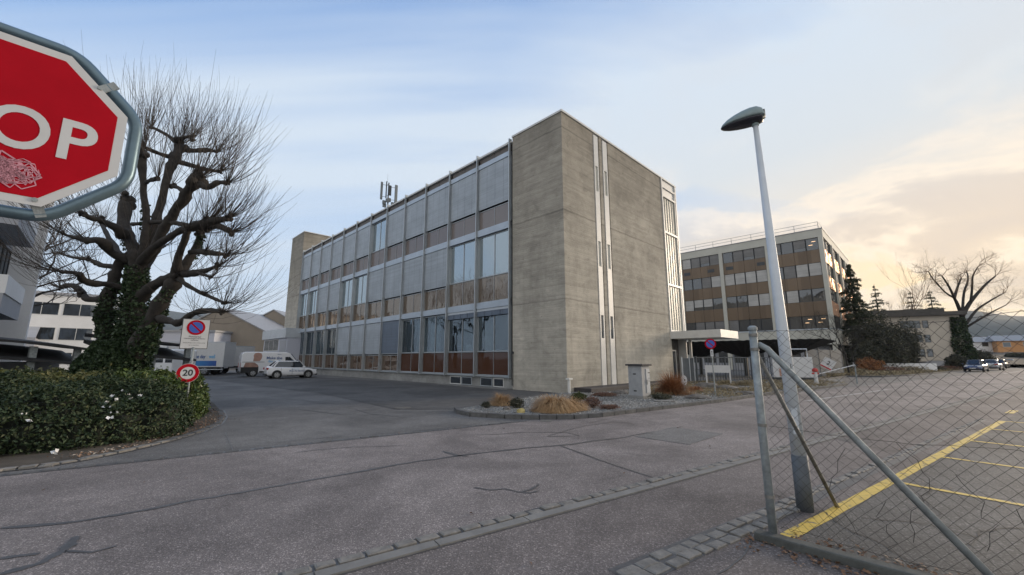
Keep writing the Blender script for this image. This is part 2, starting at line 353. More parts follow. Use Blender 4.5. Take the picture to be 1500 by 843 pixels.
# ------------------------------------------------------------------ mesh builder
def root_matrix(o):
    m = Matrix.Identity(4)
    while o is not None:
        m = o.matrix_basis @ m; o = o.parent
    return m
class MB:
    def __init__(s): s.v = []; s.f = []
    def face(s, pts):
        n = len(s.v); s.v += [Vector(p) for p in pts]; s.f.append(tuple(range(n, n+len(pts)))); return s
    def box(s, x0, x1, y0, y1, z0, z1):
        if x0 > x1: x0, x1 = x1, x0
        if y0 > y1: y0, y1 = y1, y0
        if z0 > z1: z0, z1 = z1, z0
        n = len(s.v)
        s.v += [Vector((x, y, z)) for z in (z0, z1) for x, y in ((x0, y0), (x1, y0), (x1, y1), (x0, y1))]
        s.f += [tuple(n+i for i in q) for q in ((3, 2, 1, 0), (4, 5, 6, 7), (0, 1, 5, 4), (1, 2, 6, 5), (2, 3, 7, 6), (3, 0, 4, 7))]
        return s
    def obox(s, c, ax, ay, az, hx, hy, hz):
        """oriented box"""
        c = Vector(c); ax, ay, az = Vector(ax).normalized(), Vector(ay).normalized(), Vector(az).normalized()
        n = len(s.v)
        s.v += [c+ax*hx*i+ay*hy*j+az*hz*k for k in (-1, 1) for i, j in ((-1, -1), (1, -1), (1, 1), (-1, 1))]
        s.f += [tuple(n+i for i in q) for q in ((3, 2, 1, 0), (4, 5, 6, 7), (0, 1, 5, 4), (1, 2, 6, 5), (2, 3, 7, 6), (3, 0, 4, 7))]
        return s
    def prism(s, pts, z0, z1):
        n = len(s.v); k = len(pts)
        s.v += [Vector((p[0], p[1], z0)) for p in pts]+[Vector((p[0], p[1], z1)) for p in pts]
        s.f.append(tuple(n+k-1-i for i in range(k))); s.f.append(tuple(n+k+i for i in range(k)))
        for i in range(k):
            j = (i+1) % k; s.f.append((n+i, n+j, n+k+j, n+k+i))
        return s
    def extr(s, pts, d):
        """extrude any planar loop of 3D points by d"""
        pts = [Vector(p) for p in pts]; d = Vector(d); n = len(s.v); k = len(pts)
        s.v += pts+[p+d for p in pts]
        s.f.append(tuple(n+k-1-i for i in range(k))); s.f.append(tuple(n+k+i for i in range(k)))
        for i in range(k):
            j = (i+1) % k; s.f.append((n+i, n+j, n+k+j, n+k+i))
        return s
    def tube(s, pts, rad, k=8, cap=True):
        pts = [Vector(p) for p in pts]
        if not hasattr(rad, '__len__'): rad = [rad]*len(pts)
        n0 = len(s.v); prev = None
        for i, p in enumerate(pts):
            t = (pts[min(i+1, len(pts)-1)]-pts[max(i-1, 0)])
            if t.length < 1e-9: t = Vector((0, 0, 1))
            t.normalize()
            if prev is None:
                a = t.orthogonal().normalized()
            else:
                a = prev-t*prev.dot(t)
                a = a.normalized() if a.length > 1e-6 else t.orthogonal().normalized()
            prev = a; b = t.cross(a)
            for j in range(k):
                an = 2*pi*j/k; s.v.append(p+(a*cos(an)+b*sin(an))*rad[i])
        for i in range(len(pts)-1):
            for j in range(k):
                j2 = (j+1) % k
                s.f.append((n0+i*k+j, n0+i*k+j2, n0+(i+1)*k+j2, n0+(i+1)*k+j))
        if cap:
            s.f.append(tuple(n0+k-1-j for j in range(k))); e = n0+(len(pts)-1)*k
            s.f.append(tuple(e+j for j in range(k)))
        return s
    def loft(s, rings, cap=True):
        n0 = len(s.v); k = len(rings[0])
        for r in rings: s.v += [Vector(p) for p in r]
        for i in range(len(rings)-1):
            for j in range(k):
                j2 = (j+1) % k; s.f.append((n0+i*k+j, n0+i*k+j2, n0+(i+1)*k+j2, n0+(i+1)*k+j))
        if cap:
            s.f.append(tuple(n0+k-1-j for j in range(k))); e = n0+(len(rings)-1)*k
            s.f.append(tuple(e+j for j in range(k)))
        return s
    def disc(s, c, nrm, r, t, k=32, up=(0, 0, 1), ry=None):
        c = Vector(c); nrm = Vector(nrm).normalized(); a = Vector(up).cross(nrm).normalized(); b = nrm.cross(a)
        ry = ry or r
        s.extr([c+a*cos(2*pi*i/k)*r+b*sin(2*pi*i/k)*ry for i in range(k)], nrm*t); return s
    def ring(s, c, nrm, r0, r1, t, k=32, up=(0, 0, 1)):
        c = Vector(c); nrm = Vector(nrm).normalized(); a = Vector(up).cross(nrm).normalized(); b = nrm.cross(a)
        n = len(s.v)
        for i in range(k):
            d = a*cos(2*pi*i/k)+b*sin(2*pi*i/k)
            s.v += [c+d*r0, c+d*r1, c+d*r1+nrm*t, c+d*r0+nrm*t]
        for i in range(k):
            j = (i+1) % k
            for q in range(4):
                q2 = (q+1) % 4; s.f.append((n+4*i+q, n+4*i+q2, n+4*j+q2, n+4*j+q))
        return s
    def build(s, name, mat, parent=None, world=False, smooth=False, bevel=0, sub=0):
        me = bpy.data.meshes.new(name)
        vs = s.v
        if world and parent is not None:
            inv = root_matrix(parent).inverted(); vs = [inv @ p for p in s.v]
        me.from_pydata([tuple(p) for p in vs], [], s.f)
        if not smooth and bevel == 0 and len(s.f) > 60000: pass
        me.validate(); me.materials.append(M[mat] if isinstance(mat, str) else mat)
        if smooth: me.polygons.foreach_set('use_smooth', [True]*len(me.polygons))
        o = bpy.data.objects.new(name, me); col.objects.link(o)
        if parent is not None: o.parent = parent
        if bevel:
            md = o.modifiers.new('bevel', 'BEVEL'); md.width = bevel; md.segments = 2; md.limit_method = 'ANGLE'
        if sub:
            md = o.modifiers.new('sub', 'SUBSURF'); md.levels = sub; md.render_levels = sub
        return o
def fixn(o):
    bm = bmesh.new(); bm.from_mesh(o.data); bmesh.ops.recalc_face_normals(bm, faces=bm.faces); bm.to_mesh(o.data); bm.free(); return o

def tag(o, label, cat, group=None, kind=None):
    o['label'] = label; o['category'] = cat
    if group: o['group'] = group
    if kind: o['kind'] = kind
    return o
def thing(name, label, cat, loc=(0, 0, 0), rz=0, group=None):
    o = bpy.data.objects.new(name, None); col.objects.link(o)
    o.location = loc; o.rotation_euler = (0, 0, rz); o.empty_display_size = .2
    return tag(o, label, cat, group)
def struct(o): o['kind'] = 'structure'; return o
def flat(name, pts, z, mat, parent=None):
    o = MB().face([(p[0], p[1], z) for p in pts]).build(name, mat)
    if o.data.polygons[0].normal.z < 0:
        o.data.flip_normals()
    return struct(o)
def copy_tree(o, parent=None):
    c = o.copy(); col.objects.link(c); c.parent = parent
    for ch in list(o.children): copy_tree(ch, c)
    return c
def text(name, s, size, mat, parent, M4, bold=0.0, ext=.001, align='CENTER', sx=1.0):
    """flat lettering turned into a mesh; M4 is its world matrix"""
    cu = bpy.data.curves.new(name, 'FONT'); cu.body = s; cu.size = size; cu.offset = bold; cu.extrude = ext
    cu.align_x = align; cu.align_y = 'CENTER'; cu.resolution_u = 6
    t = bpy.data.objects.new(name, cu); col.objects.link(t)
    bpy.context.view_layer.update()
    dg = bpy.context.evaluated_depsgraph_get()
    me = bpy.data.meshes.new_from_object(t.evaluated_get(dg))
    bpy.data.objects.remove(t)
    inv = root_matrix(parent).inverted() if parent else Matrix.Identity(4)
    me.transform(inv @ M4 @ Matrix.Diagonal((sx, 1, 1, 1)))
    me.materials.clear(); me.materials.append(M[mat])
    o = bpy.data.objects.new(name, me); col.objects.link(o); o.parent = parent
    return o
def frame_matrix(c, right, nrm):
    """text frame: x = right, z = nrm (towards the reader)"""
    x = Vector(right).normalized(); z = Vector(nrm).normalized(); y = z.cross(x)
    m = Matrix((x, y, z)).transposed().to_4x4(); m.translation = Vector(c); return m
# ------------------------------------------------------------------ light and sky
SUN_AZ = R(62); SUN_EL = R(11)
w = bpy.data.worlds.new('World'); scn.world = w; w.use_nodes = True
nt = w.node_tree; nt.nodes.clear()
out = N(nt, 'ShaderNodeOutputWorld'); bg = N(nt, 'ShaderNodeBackground')
sky = N(nt, 'ShaderNodeTexSky', sky_type='NISHITA'); sky.sun_disc = False
sky.sun_elevation = SUN_EL; sky.sun_rotation = SUN_AZ; sky.air_density = 1.0; sky.dust_density = .6; sky.ozone_density = 2.5
tc = N(nt, 'ShaderNodeTexCoord'); sx = N(nt, 'ShaderNodeSeparateXYZ'); nt.links.new(tc.outputs['Generated'], sx.inputs[0])
def wm(op, a, b=None, c=None):
    n = N(nt, 'ShaderNodeMath', operation=op)
    for i, q in enumerate((a, b, c)):
        if q is None: continue
        if hasattr(q, 'links'): nt.links.new(q, n.inputs[i])
        else: n.inputs[i].default_value = q
    return n.outputs[0]
zc = wm('MAXIMUM', sx.outputs[2], 0.0); zz = wm('ADD', zc, .16)
cx = wm('DIVIDE', sx.outputs[0], zz); cy = wm('DIVIDE', sx.outputs[1], zz)
cb = N(nt, 'ShaderNodeCombineXYZ'); nt.links.new(cx, cb.inputs[0]); nt.links.new(cy, cb.inputs[1])
mp = N(nt, 'ShaderNodeMapping'); mp.inputs['Rotation'].default_value = (0, 0, R(-35)); mp.inputs['Scale'].default_value = (.35, 1.0, 1); mp.inputs['Location'].default_value = (3.3, 1.2, 0)
nt.links.new(cb.outputs[0], mp.inputs[0])
veil = noise_node(nt, .9, 7, .52, mp.outputs[0], .9)
puff = noise_node(nt, 1.05, 9, .58, cb.outputs[0], .35)
# how far a direction is turned towards the sun, and how high it is
sd = (sin(SUN_AZ), cos(SUN_AZ))
toward = wm('ADD', wm('MULTIPLY', sx.outputs[0], sd[0]), wm('MULTIPLY', sx.outputs[1], sd[1]))
tw = N(nt, 'ShaderNodeMapRange'); nt.links.new(toward, tw.inputs[0]); tw.inputs[1].default_value = .1; tw.inputs[2].default_value = 1.0
lowband = N(nt, 'ShaderNodeMapRange'); nt.links.new(sx.outputs[2], lowband.inputs[0]); lowband.inputs[1].default_value = .62; lowband.inputs[2].default_value = .02
lowf = lowband.outputs[0]
warm = wm('MULTIPLY', tw.outputs[0], lowf)
# thin veil of high cloud: blue-white overhead, peach towards the sunset
ccol = ramp(nt, warm, [(0.0, (.48, .55, .63)), (.3, (.52, .55, .57)), (.5, (.64, .58, .50)), (.70, (.86, .66, .41)), (1.0, (1.0, .72, .33))])
clear = N(nt, 'ShaderNodeVectorMath', operation='SCALE'); nt.links.new(sky.outputs[0], clear.inputs[0]); clear.inputs['Scale'].default_value = .115
# the clear blue in between
clearb = ramp(nt, sx.outputs[2], [(0.0, (.55, .62, .68)), (.18, (.42, .54, .70)), (.42, (.245, .39, .64)), (.75, (.16, .285, .54)), (1.0, (.14, .25, .48))])
base = mixc(nt, clear.outputs[0], clearb.outputs[0], .86)
vm = ramp(nt, veil.outputs[0], [(.38, 0.0), (.60, .85)])
lf = N(nt, 'ShaderNodeMapRange'); nt.links.new(sx.outputs[2], lf.inputs[0]); lf.inputs[1].default_value = .60; lf.inputs[2].default_value = .06
lf.inputs[3].default_value = 0; lf.inputs[4].default_value = .85
twf = N(nt, 'ShaderNodeMapRange'); nt.links.new(toward, twf.inputs[0]); twf.inputs[1].default_value = .35; twf.inputs[2].default_value = .95; twf.inputs[3].default_value = 0; twf.inputs[4].default_value = .85
cover = wm('MINIMUM', wm('ADD', vm.outputs[0], wm('ADD', wm('MULTIPLY', lf.outputs[0], .60), wm('MULTIPLY', twf.outputs[0], .75))), .97)
skyA = mixc(nt, base, ccol.outputs[0], cover)
# grey undersides of the denser clouds, low towards the sunset
pm = ramp(nt, puff.outputs[0], [(.48, 0.0), (.53, .75), (.62, 1.0)])
pg = wm('MULTIPLY', wm('MULTIPLY', pm.outputs[0], twf.outputs[0]), .78)
edge = ramp(nt, puff.outputs[0], [(.42, 0.0), (.475, 1.0), (.54, 0.0)])
lowc = N(nt, 'ShaderNodeMapRange'); nt.links.new(sx.outputs[2], lowc.inputs[0]); lowc.inputs[1].default_value = .46; lowc.inputs[2].default_value = .26
eg = wm('MULTIPLY', wm('MULTIPLY', edge.outputs[0], wm('MULTIPLY', twf.outputs[0], lowc.outputs[0])), .9)
pg = wm('MULTIPLY', pg, wm('ADD', .25, wm('MULTIPLY', lowc.outputs[0], .75)))
skyA = mixc(nt, skyA, (.82, .70, .56), eg)
skyB = mixc(nt, skyA, (.52, .45, .40), pg)
# unseen neutral cloud tone added behind the camera to light the facades
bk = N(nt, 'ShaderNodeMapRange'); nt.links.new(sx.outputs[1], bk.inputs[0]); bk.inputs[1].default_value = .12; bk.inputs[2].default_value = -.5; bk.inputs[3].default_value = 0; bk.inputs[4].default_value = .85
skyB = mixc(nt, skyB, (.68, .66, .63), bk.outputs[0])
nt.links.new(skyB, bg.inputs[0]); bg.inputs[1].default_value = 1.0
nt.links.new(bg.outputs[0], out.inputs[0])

sl = bpy.data.lights.new('sun', 'SUN'); sl.energy = 2.1; sl.angle = R(14); sl.color = (1, .82, .62)
so = bpy.data.objects.new('sun', sl); col.objects.link(so)
d = Vector((sin(SUN_AZ)*cos(SUN_EL), cos(SUN_AZ)*cos(SUN_EL), sin(SUN_EL)))
so.rotation_euler = (-d).to_track_quat('-Z', 'Y').to_euler()

scn.view_settings.view_transform = 'Standard'; scn.view_settings.look = 'None'
scn.view_settings.exposure = 0.57; scn.view_settings.gamma = 1
scn.render.engine = 'CYCLES'
scn.render.resolution_x = 1024; scn.render.resolution_y = 575

# ------------------------------------------------------------------ ground
S = azd(56.2); SP = Vector((S.y, -S.x, 0))        # street direction, and its right-hand normal (towards the camera side)
SL = -SP
struct(flat('ground', [(-3600, -400), (3600, -400), (3600, 3600), (-3600, 3600)], -.004, 'asphalt_side'))
def P(o, a, b): return Vector((o[0], o[1], 0))+S*a+SP*b
o_near = Vector((-1.53, 3.47, 0))                   # a point on the near gutter line
o_far = Vector((-7.32, 6.18, 0))                    # a point on the far sett line
wr = (o_near-o_far).dot(SP)
# carriageway
struct(flat('road', [P(o_far, -40, 0), P(o_far, -40, wr), P(o_far, 240, wr), P(o_far, 240, 0)], 0.0, 'asphalt'))
# darker strip of walk between near gutter and the parking
struct(flat('pavement', [P(o_near, -20, 0), P(o_near, -20, 7), P(o_near, 200, 1.9), P(o_near, 200, 0)], .0, 'asphalt_patch'))
# forecourt, dark new asphalt beside the building
fc = [(-1.75, 13.84), (-3.81, 13.84), (-9.44, 20.3), (-16.5, 26.2), (-34, 42), (-32, 50), (2.7, 20.2), (1.2, 16)]
struct(flat('forecourt', fc, .004, 'asphalt_yard'))
# parking lot
struct(flat('parking_lot', [(2.62, 4.10), (13.1, 11.28), (60, 43.2), (60, -6), (8, -6), (4.6, 1.9)], .004, 'asphalt_lot'))

def setts(name, p0, p1, w, l, gap=.015, z=.0, mat='stone', jit=.012, rows=1):
    """a line of cobbles: many rough little blocks"""
    p0 = Vector((p0[0], p0[1], 0)); p1 = Vector((p1[0], p1[1], 0)); d = (p1-p0); L = d.length; d.normalize(); n = Vector((d.y, -d.x, 0))
    mb = MB(); a = 0
    while a < L:
        ll = l*random.uniform(.8, 1.25)
        for r in range(rows):
            off = (r-(rows-1)/2)*w
            c = p0+d*(a+ll/2)+n*(off+random.uniform(-jit, jit)); h = random.uniform(.010, .026)+z
            hx = ll/2-gap/2; hy = w/2-gap/2
            q = [c+d*(sx_*hx*random.uniform(.86, 1))+n*(sy_*hy*random.uniform(.86, 1)) for sx_, sy_ in ((-1, -1), (-.3, -1.04), (1, -1), (1.04, .2), (1, 1), (-.2, 1.04), (-1, 1))]
            nn = len(mb.v); k = len(q)
            mb.v += [Vector((p.x, p.y, -.02)) for p in q]+[Vector((p.x, p.y, h-.006)) for p in q]+[Vector((c.x+(p.x-c.x)*.8, c.y+(p.y-c.y)*.8, h+random.uniform(-.003, .003))) for p in q]
            for lv in (0, 1):
                for i in range(k):
                    j = (i+1) % k; mb.f.append((nn+lv*k+i, nn+lv*k+j, nn+(lv+1)*k+j, nn+(lv+1)*k+i))
            mb.f.append(tuple(nn+2*k+i for i in range(k)))
        a += ll
    o = struct(fixn(mb.build(name, mat))); return o
# dark bed under each sett line so that the joints read dark
def ribbon(name, pts, w, z, mat, jag=0):
    mb = MB(); prev = None
    for i, p in enumerate(pts):
        p = Vector((p[0], p[1], z)); q = Vector((*pts[min(i+1, len(pts)-1)], z)[:3] if len(pts[0]) > 2 else (*pts[min(i+1, len(pts)-1)], z)); r = Vector((*pts[max(i-1, 0)][:2], z))
        t = (q-r); t.z = 0; t.normalize(); n = Vector((t.y, -t.x, 0))
        ww = (w[i] if hasattr(w, '__len__') else w)/2
        a = p+n*ww*(1+random.uniform(-jag, jag)); b = p-n*ww*(1+random.uniform(-jag, jag))
        if prev: mb.face([prev[0], prev[1], b, a])
        prev = (a, b)
    o = mb.build(name, mat)
    for pl in o.data.polygons:
        if pl.normal.z < 0: pl.flip()
    return struct(o)
def wander(pts, n, amp):
    res = []
    for i in range(len(pts)-1):
        a = Vector(pts[i][:2]); b = Vector(pts[i+1][:2])
        for k in range(n):
            t = k/n; q = a.lerp(b, t)
            s = noise.noise(Vector((q.x*1.3, q.y*1.3, 5)))*amp+noise.noise(Vector((q.x*5, q.y*5, 9)))*amp*.35
            res.append((q.x+s, q.y-s))
    res.append(tuple(pts[-1][:2])); return res
p0 = P(o_near, -9, 0); p1 = P(o_near, 60, 0)
ribbon('gutter_bed', [P(o_near, -9, -.035)[:2], P(o_near, 60, -.035)[:2]], .30, .003, 'tar')
setts('gutter_setts', P(o_near, -4, -.105), P(o_near, 45, -.105), .125, .21)
ch = MB(); a = -9.0
while a < 60:
    l = 1.0; q0 = P(o_near, a+.006, .0); q1 = P(o_near, a+l-.006, .0)
    m_ = (q0+q1)/2; ch.obox((m_.x+SP.x*.035, m_.y+SP.y*.035, .004), S, SP, (0, 0, 1), l/2-.006, .060, .012+random.uniform(-.002, .002)); a += l
struct(ch.build('gutter_channel', 'strip'))
ribbon('gutter_channel_far', [P(o_near, 60, .05)[:2], P(o_near, 170, .05)[:2]], .2, .006, 'strip')
# far sett line, faint, across the side road mouth
ribbon('sett_line_bed', [P(o_far, -6, 0)[:2], P(o_far, 9.2, 0)[:2]], .18, .004, 'tar', 0)
setts('sett_line', P(o_far, -6, 0), P(o_far, 9.2, 0), .12, .19, mat='kerb_dark', z=-.006)
# setts beside the parking line and at the fence foot
setts('parking_edge_setts', P((2.2, 4.28), -1.6, -.03), P((2.2, 4.28), 1.2, -.03), .13, .18, rows=2, mat='stone', jit=.02)
setts('parking_edge_setts', P((2.2, 4.28), 1.2, -.10), P((2.2, 4.28), 13, -.14), .11, .17)
ribbon('parking_edge_bed', [P((2.2, 4.28), -1.6, -.05)[:2], P((2.2, 4.28), 1.2, -.05)[:2], P((2.2, 4.28), 13, -.12)[:2]], [.30, .26, .16], .003, 'tar', 0)
# hedge bed edging
he = [(-8.9, 5.7), (-7.63, 6.60), (-7.04, 6.95), (-6.75, 7.7), (-6.80, 8.6), (-7.02, 9.6), (-7.35, 10.6), (-8.1, 11.6), (-9.3, 12.6)]
he = [tuple(gp(x, y)[:2]) for x, y in ((-60, 703), (0, 690), (60, 684), (120, 674), (180, 662), (240, 648), (290, 634), (318, 622), (326, 612), (322, 602))]
ribbon('hedge_bed_joint', he, .26, .005, 'tar')
for i in range(len(he)-1): setts('hedge_bed_kerb', he[i], he[i+1], .17, .22, mat='stone' if i < 5 else 'kerb_dark', z=.012)
hb = [he[0]]+he[1:]+[(-11, 15.5), (-17, 22), (-40, 25), (-40, 5)]
flat('planting_bed', hb, .02, 'soil')
# painted bay markings
Y0 = Vector((2.58, 4.15, 0)); YD = Vector((13.05-2.55, 11.33-4.20, 0)).normalized()
yl = (Vector((13.05, 11.33, 0))-Y0).length
mk = MB(); yn = Vector((YD.y, -YD.x, 0))
for t0, t1, w0 in ((0, yl, .135),):
    a = Y0+YD*t0; b = Y0+YD*t1
    n_ = 60
    for i in range(n_):
        c0 = a.lerp(b, i/n_); c1 = a.lerp(b, (i+1)/n_); jw = lambda: random.uniform(.92, 1.04)
        if i == 0: j0 = (jw(), jw())
        j1 = (jw(), jw())
        mk.face([(c0+yn*w0*j0[0]*.5).to_3d()+Vector((0, 0, .008)), c1+yn*w0*j1[0]*.5+Vector((0, 0, .008)), c1-yn*w0*j1[1]*.5+Vector((0, 0, .008)), c0-yn*w0*j0[1]*.5+Vector((0, 0, .008))]); j0 = j1
bays = [((5.23, 5.83), (5.83, 4.98)), ((7.25, 7.33), (7.62, 6.39)), ((9.27, 8.67), (9.61, 8.03)), ((11.28, 10.05), (11.67, 9.5)), ((13.01, 11.33), (13.4, 10.8))]
bd_ = (Vector((5.83, 4.98, 0))-Vector((5.23, 5.83, 0))).normalized()
for i in range(5):
    a = Y0+YD*(3.2+i*2.46); a = Vector((*gp(*((1318, 708), (1370, 669), (1418, 646), (1448, 629), (1460, 617))[i])[:2], 0)); b = a+bd_*4.8; n = Vector((bd_.y, -bd_.x, 0))*.05
    z = Vector((0, 0, .009)); mk.face([a+n+z, b+n+z, b-n+z, a-n+z])
b = Vector((*gp(1478, 606)[:2], 0)); c = b+YD*1.2; n = yn*.09; z = Vector((0, 0, .008)); mk.face([b+n+z, c+n+z, c-n+z, b-n+z])
o = mk.build('bay_marking', 'yellow')
for pl in o.data.polygons:
    if pl.normal.z < 0: pl.flip()
struct(o)
# faint white markings far along the street
for q in (((1270, 628), (1470, 578)), ((1180, 588), (1300, 571)), ((1395, 553), (1440, 553)), ((1470, 548), (1500, 543))):
    a = gp(*q[0]); b = gp(*q[1])
    if q[0][0] == 1270: continue
    ribbon('lane_marking', [a[:2], b[:2]], .13, .006, 'white_line')
# bitumen repairs
def seal(px, w, amp=.12):
    pts = wander([tuple(gp(*p)[:2]) for p in px], 14, amp)
    ws = [w*(.55+.9*abs(noise.noise(Vector((i*.11, w*7, 1))))) for i in range(len(pts))]
    if len(ws) > 4: ws[0] = ws[-1] = .015
    return ribbon('bitumen_seal', pts, ws, .005, 'tar', .2)
seal([(0, 775), (120, 764), (200, 751), (330, 725), (470, 702), (600, 678), (720, 662), (820, 653), (920, 640), (1000, 625)], .085, .05)
seal([(820, 653), (880, 675), (965, 703)], .05, .04)
seal([(650, 662), (672, 668), (686, 669)], .07, .05)
seal([(0, 843), (60, 826), (95, 806), (112, 786)], .10, .05); seal([(95, 808), (135, 810), (170, 800)], .045, .05)
seal([(0, 818), (30, 815), (58, 812)], .07, .03)
seal([(692, 714), (712, 717), (738, 716), (762, 722), (778, 718), (786, 709)], .045, .09); seal([(764, 722), (778, 723), (788, 720)], .05, .03)
seal([(700, 638), (760, 634), (830, 634), (850, 639), (800, 640)], .035, .08)
seal([(800, 640), (840, 628), (900, 618), (930, 622)], .035, .08); seal([(860, 620), (900, 612), (950, 610)], .03, .06)
seal([(430, 664), (520, 655), (590, 653)], .03, .06); seal([(400, 649), (470, 642), (600, 632), (700, 622)], .03, .04)
seal([(440, 600), (480, 605), (505, 608)], .06, .1); seal([(520, 600), (545, 607), (600, 612)], .04, .1)
seal([(395, 582), (440, 586), (480, 592), (540, 590), (660, 598)], .06, .12)
seal([(330, 634), (336, 648), (341, 660)], .02, .02)
seal([(1060, 843), (1105, 790), (1125, 775)], .02, .05)
def cracks(starts, z=.009):
    mb_pts = []
    for (x, y), (dx, dy), n in starts:
        p = Vector((*gp(x, y)[:2], 0)); d = Vector((dx, dy, 0)).normalized(); pts = [p.copy()]
        for i in range(n):
            d = (Matrix.Rotation(random.uniform(-.7, .7), 3, 'Z') @ d); d = (d*.7+Vector((dx, dy, 0)).normalized()*.3).normalized()
            p = p+d*random.uniform(.05, .13); pts.append(p.copy())
        ribbon('crack', [tuple(q[:2]) for q in pts], [.018*random.uniform(.3, 1.3) for _ in pts], z, 'dark')
cracks([((1372, 843), (.1, 1), 22), ((1366, 760), (.6, 1), 16), ((1310, 712), (-.3, 1), 12), ((1420, 800), (1, .6), 14), ((1262, 760), (.9, -.3), 10), ((1450, 700), (.1, 1), 14), ((1400, 670), (.6, .8), 14)])
flat('patch', [tuple(gp(*p)[:2]) for p in ((930, 640), (1010, 652), (1060, 636), (985, 626))], .0055, 'asphalt_side')
# manhole covers
def manhole(x, y, label, r=.33):
    c = gp(x, y); t = thing('manhole_cover', label, 'manhole cover', (c.x, c.y, 0), 0, 'iron covers in the roadway')
    MB().ring((0, 0, .006), (0, 0, 1), r*.88, r, .008).build('rim', 'kerb_dark', t)
    lid = MB().disc((0, 0, .004), (0, 0, 1), r*.87, .004, 28).build('lid', 'dark_metal', t)
    g_ = MB()
    for i in range(-3, 4): 
        hw = sqrt(max(.01, (r*.8)**2-(i*r*.22)**2)); g_.box(-hw, hw, i*r*.22-.012, i*r*.22+.012, .009, .013)
    g_.build('rib', 'strip', lid)
manhole(1252, 646, 'round iron manhole cover in the roadway behind the lamp column')
manhole(590, 598, 'round iron manhole cover at the edge of the dark forecourt')
manhole(800, 617, 'small iron cover in the street beside the gravel corner', .22)

# gravel planting area with its kerb
kb = [(668, 602), (672, 606), (690, 610), (740, 613), (790, 614.5), (840, 614), (880, 611), (930, 604.5), (985, 598), (1050, 590), (1110, 581), (1160, 574.5), (1215, 568), (1240, 564)]
kp = [gp(*p) for p in kb]
gv = [(p.x, p.y) for p in kp]+[tuple(gp(1232, 556)[:2]), (20.5, 32), (11.5, 29), (2.7, 20.0), (1.4, 18.6)]
flat('gravel_bed', gv, .05, 'gravel')
def kerb(name, pts, w, h, mat, l=1.0):
    mb = MB()
    for i in range(len(pts)-1):
        a = Vector((pts[i][0], pts[i][1], 0)); b = Vector((pts[i+1][0], pts[i+1][1], 0)); L = (b-a).length; n = max(1, round(L/l)); d = (b-a).normalized()
        for k in range(n):
            c = a+d*(L*(k+.5)/n); mb.obox((c.x, c.y, h/2-.03), d, (-d.y, d.x, 0), (0, 0, 1), L/n/2-.006, w/2, h/2+.03+random.uniform(-.004, .004))
    return struct(mb.build(name, mat, bevel=.012))
kerb('gravel_kerb', kp, .13, .12, 'kerb_dark', .6)
# side drive and planting further along the street
d1 = [gp(*p) for p in ((1195, 559), (1240, 552.5), (1290, 553), (1330, 551), (1370, 547.5), (1408, 543.5), (1440, 540), (1470, 535))]
flat('planted_verge', [(p.x, p.y) for p in d1]+[(110, 104), (60, 80), (30, 40)], .06, 'soil')
kerb('verge_kerb', d1, .14, .12, 'kerb_dark', 2)
# ------------------------------------------------------------------ main building (local x: along the right-hand wall, y: along the glazed front, z up)
CB = (2.64, 19.87); RZ = R(44.7)
B = thing('office_building', 'three-storey grey concrete office block with glazed grid front and slatted blinds at the corner', 'building', (*CB, 0), RZ)
blk = MB()
# near concrete wing, with two vertical slots left open for the window strips
SD = .16
for a, b_ in ((0, 2.94), (3.56, 3.87), (4.52, 11.6)): blk.box(a, b_, 0, SD, -.2, 14.72)
blk.box(0, 11.6, SD, 3.70, -.2, 14.719)
fixn(blk.build('concrete_wall', 'conc_cool', B))
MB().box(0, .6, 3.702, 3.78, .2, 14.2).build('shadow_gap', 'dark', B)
eb = MB().box(-.05, 9.5, 40.35, 44.9, -.2, 17.15).build('concrete_wall', 'conc_cool', B)
MB().box(-.10, 9.6, 40.25, 45.0, 17.155, 17.24).build('roof_edge', 'white_metal', B)
MB().box(-.05, 14.16, -.06, 3.74, 14.722, 14.83).build('roof_edge', 'white_metal', B)
MB().box(11.6, 14.0, .9, 40, 0, 14.3).build('rear_wall', 'conc_cool', B)
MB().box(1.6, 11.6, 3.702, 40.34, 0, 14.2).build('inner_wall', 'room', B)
sl_ = MB()
for z in (4.75, 9.35, 13.85): sl_.box(.30, 1.6, 3.79, 40.2, z-.14, z+.14)
sl_.build('floor_slab', 'room', B)
MB().box(.32, 13.9, 3.76, 40.24, 14.3, 14.52).build('roof', 'roof_grey', B)
# floor bands
for z0, z1, x0 in ((4.60, 4.97, -.02), (9.17, 9.59, -.02), (13.68, 13.99, -.02)):
    mb = MB()
    for i in range(12): mb.box(x0, .28, 3.90+3*i+.05, 3.90+3*(i+1)-.05, z0, z1)
    mb.box(x0, .28, 39.95, 40.22, z0, z1)
    mb.build('floor_band', 'beam', B)
lv = MB()
for i in range(12):
    for h in (0, 1): lv.box(.10, .26, 3.90+3*i+.10+h*1.42, 3.90+3*i+1.48+h*1.42, 14.0, 14.40)
lv.build('roof_louvre', 'louvre', B)
MB().box(-.03, .5, 3.82, 40.24, 14.44, 14.56).build('roof_edge', 'white_metal', B)
# plinth
MB().box(.12, .32, 3.79, 40.24, -.2, .60).build('plinth', 'conc_plinth', B)
MB().box(.0, .32, 3.82, 40.24, .602, .665).build('sill_rail', 'alu', B)
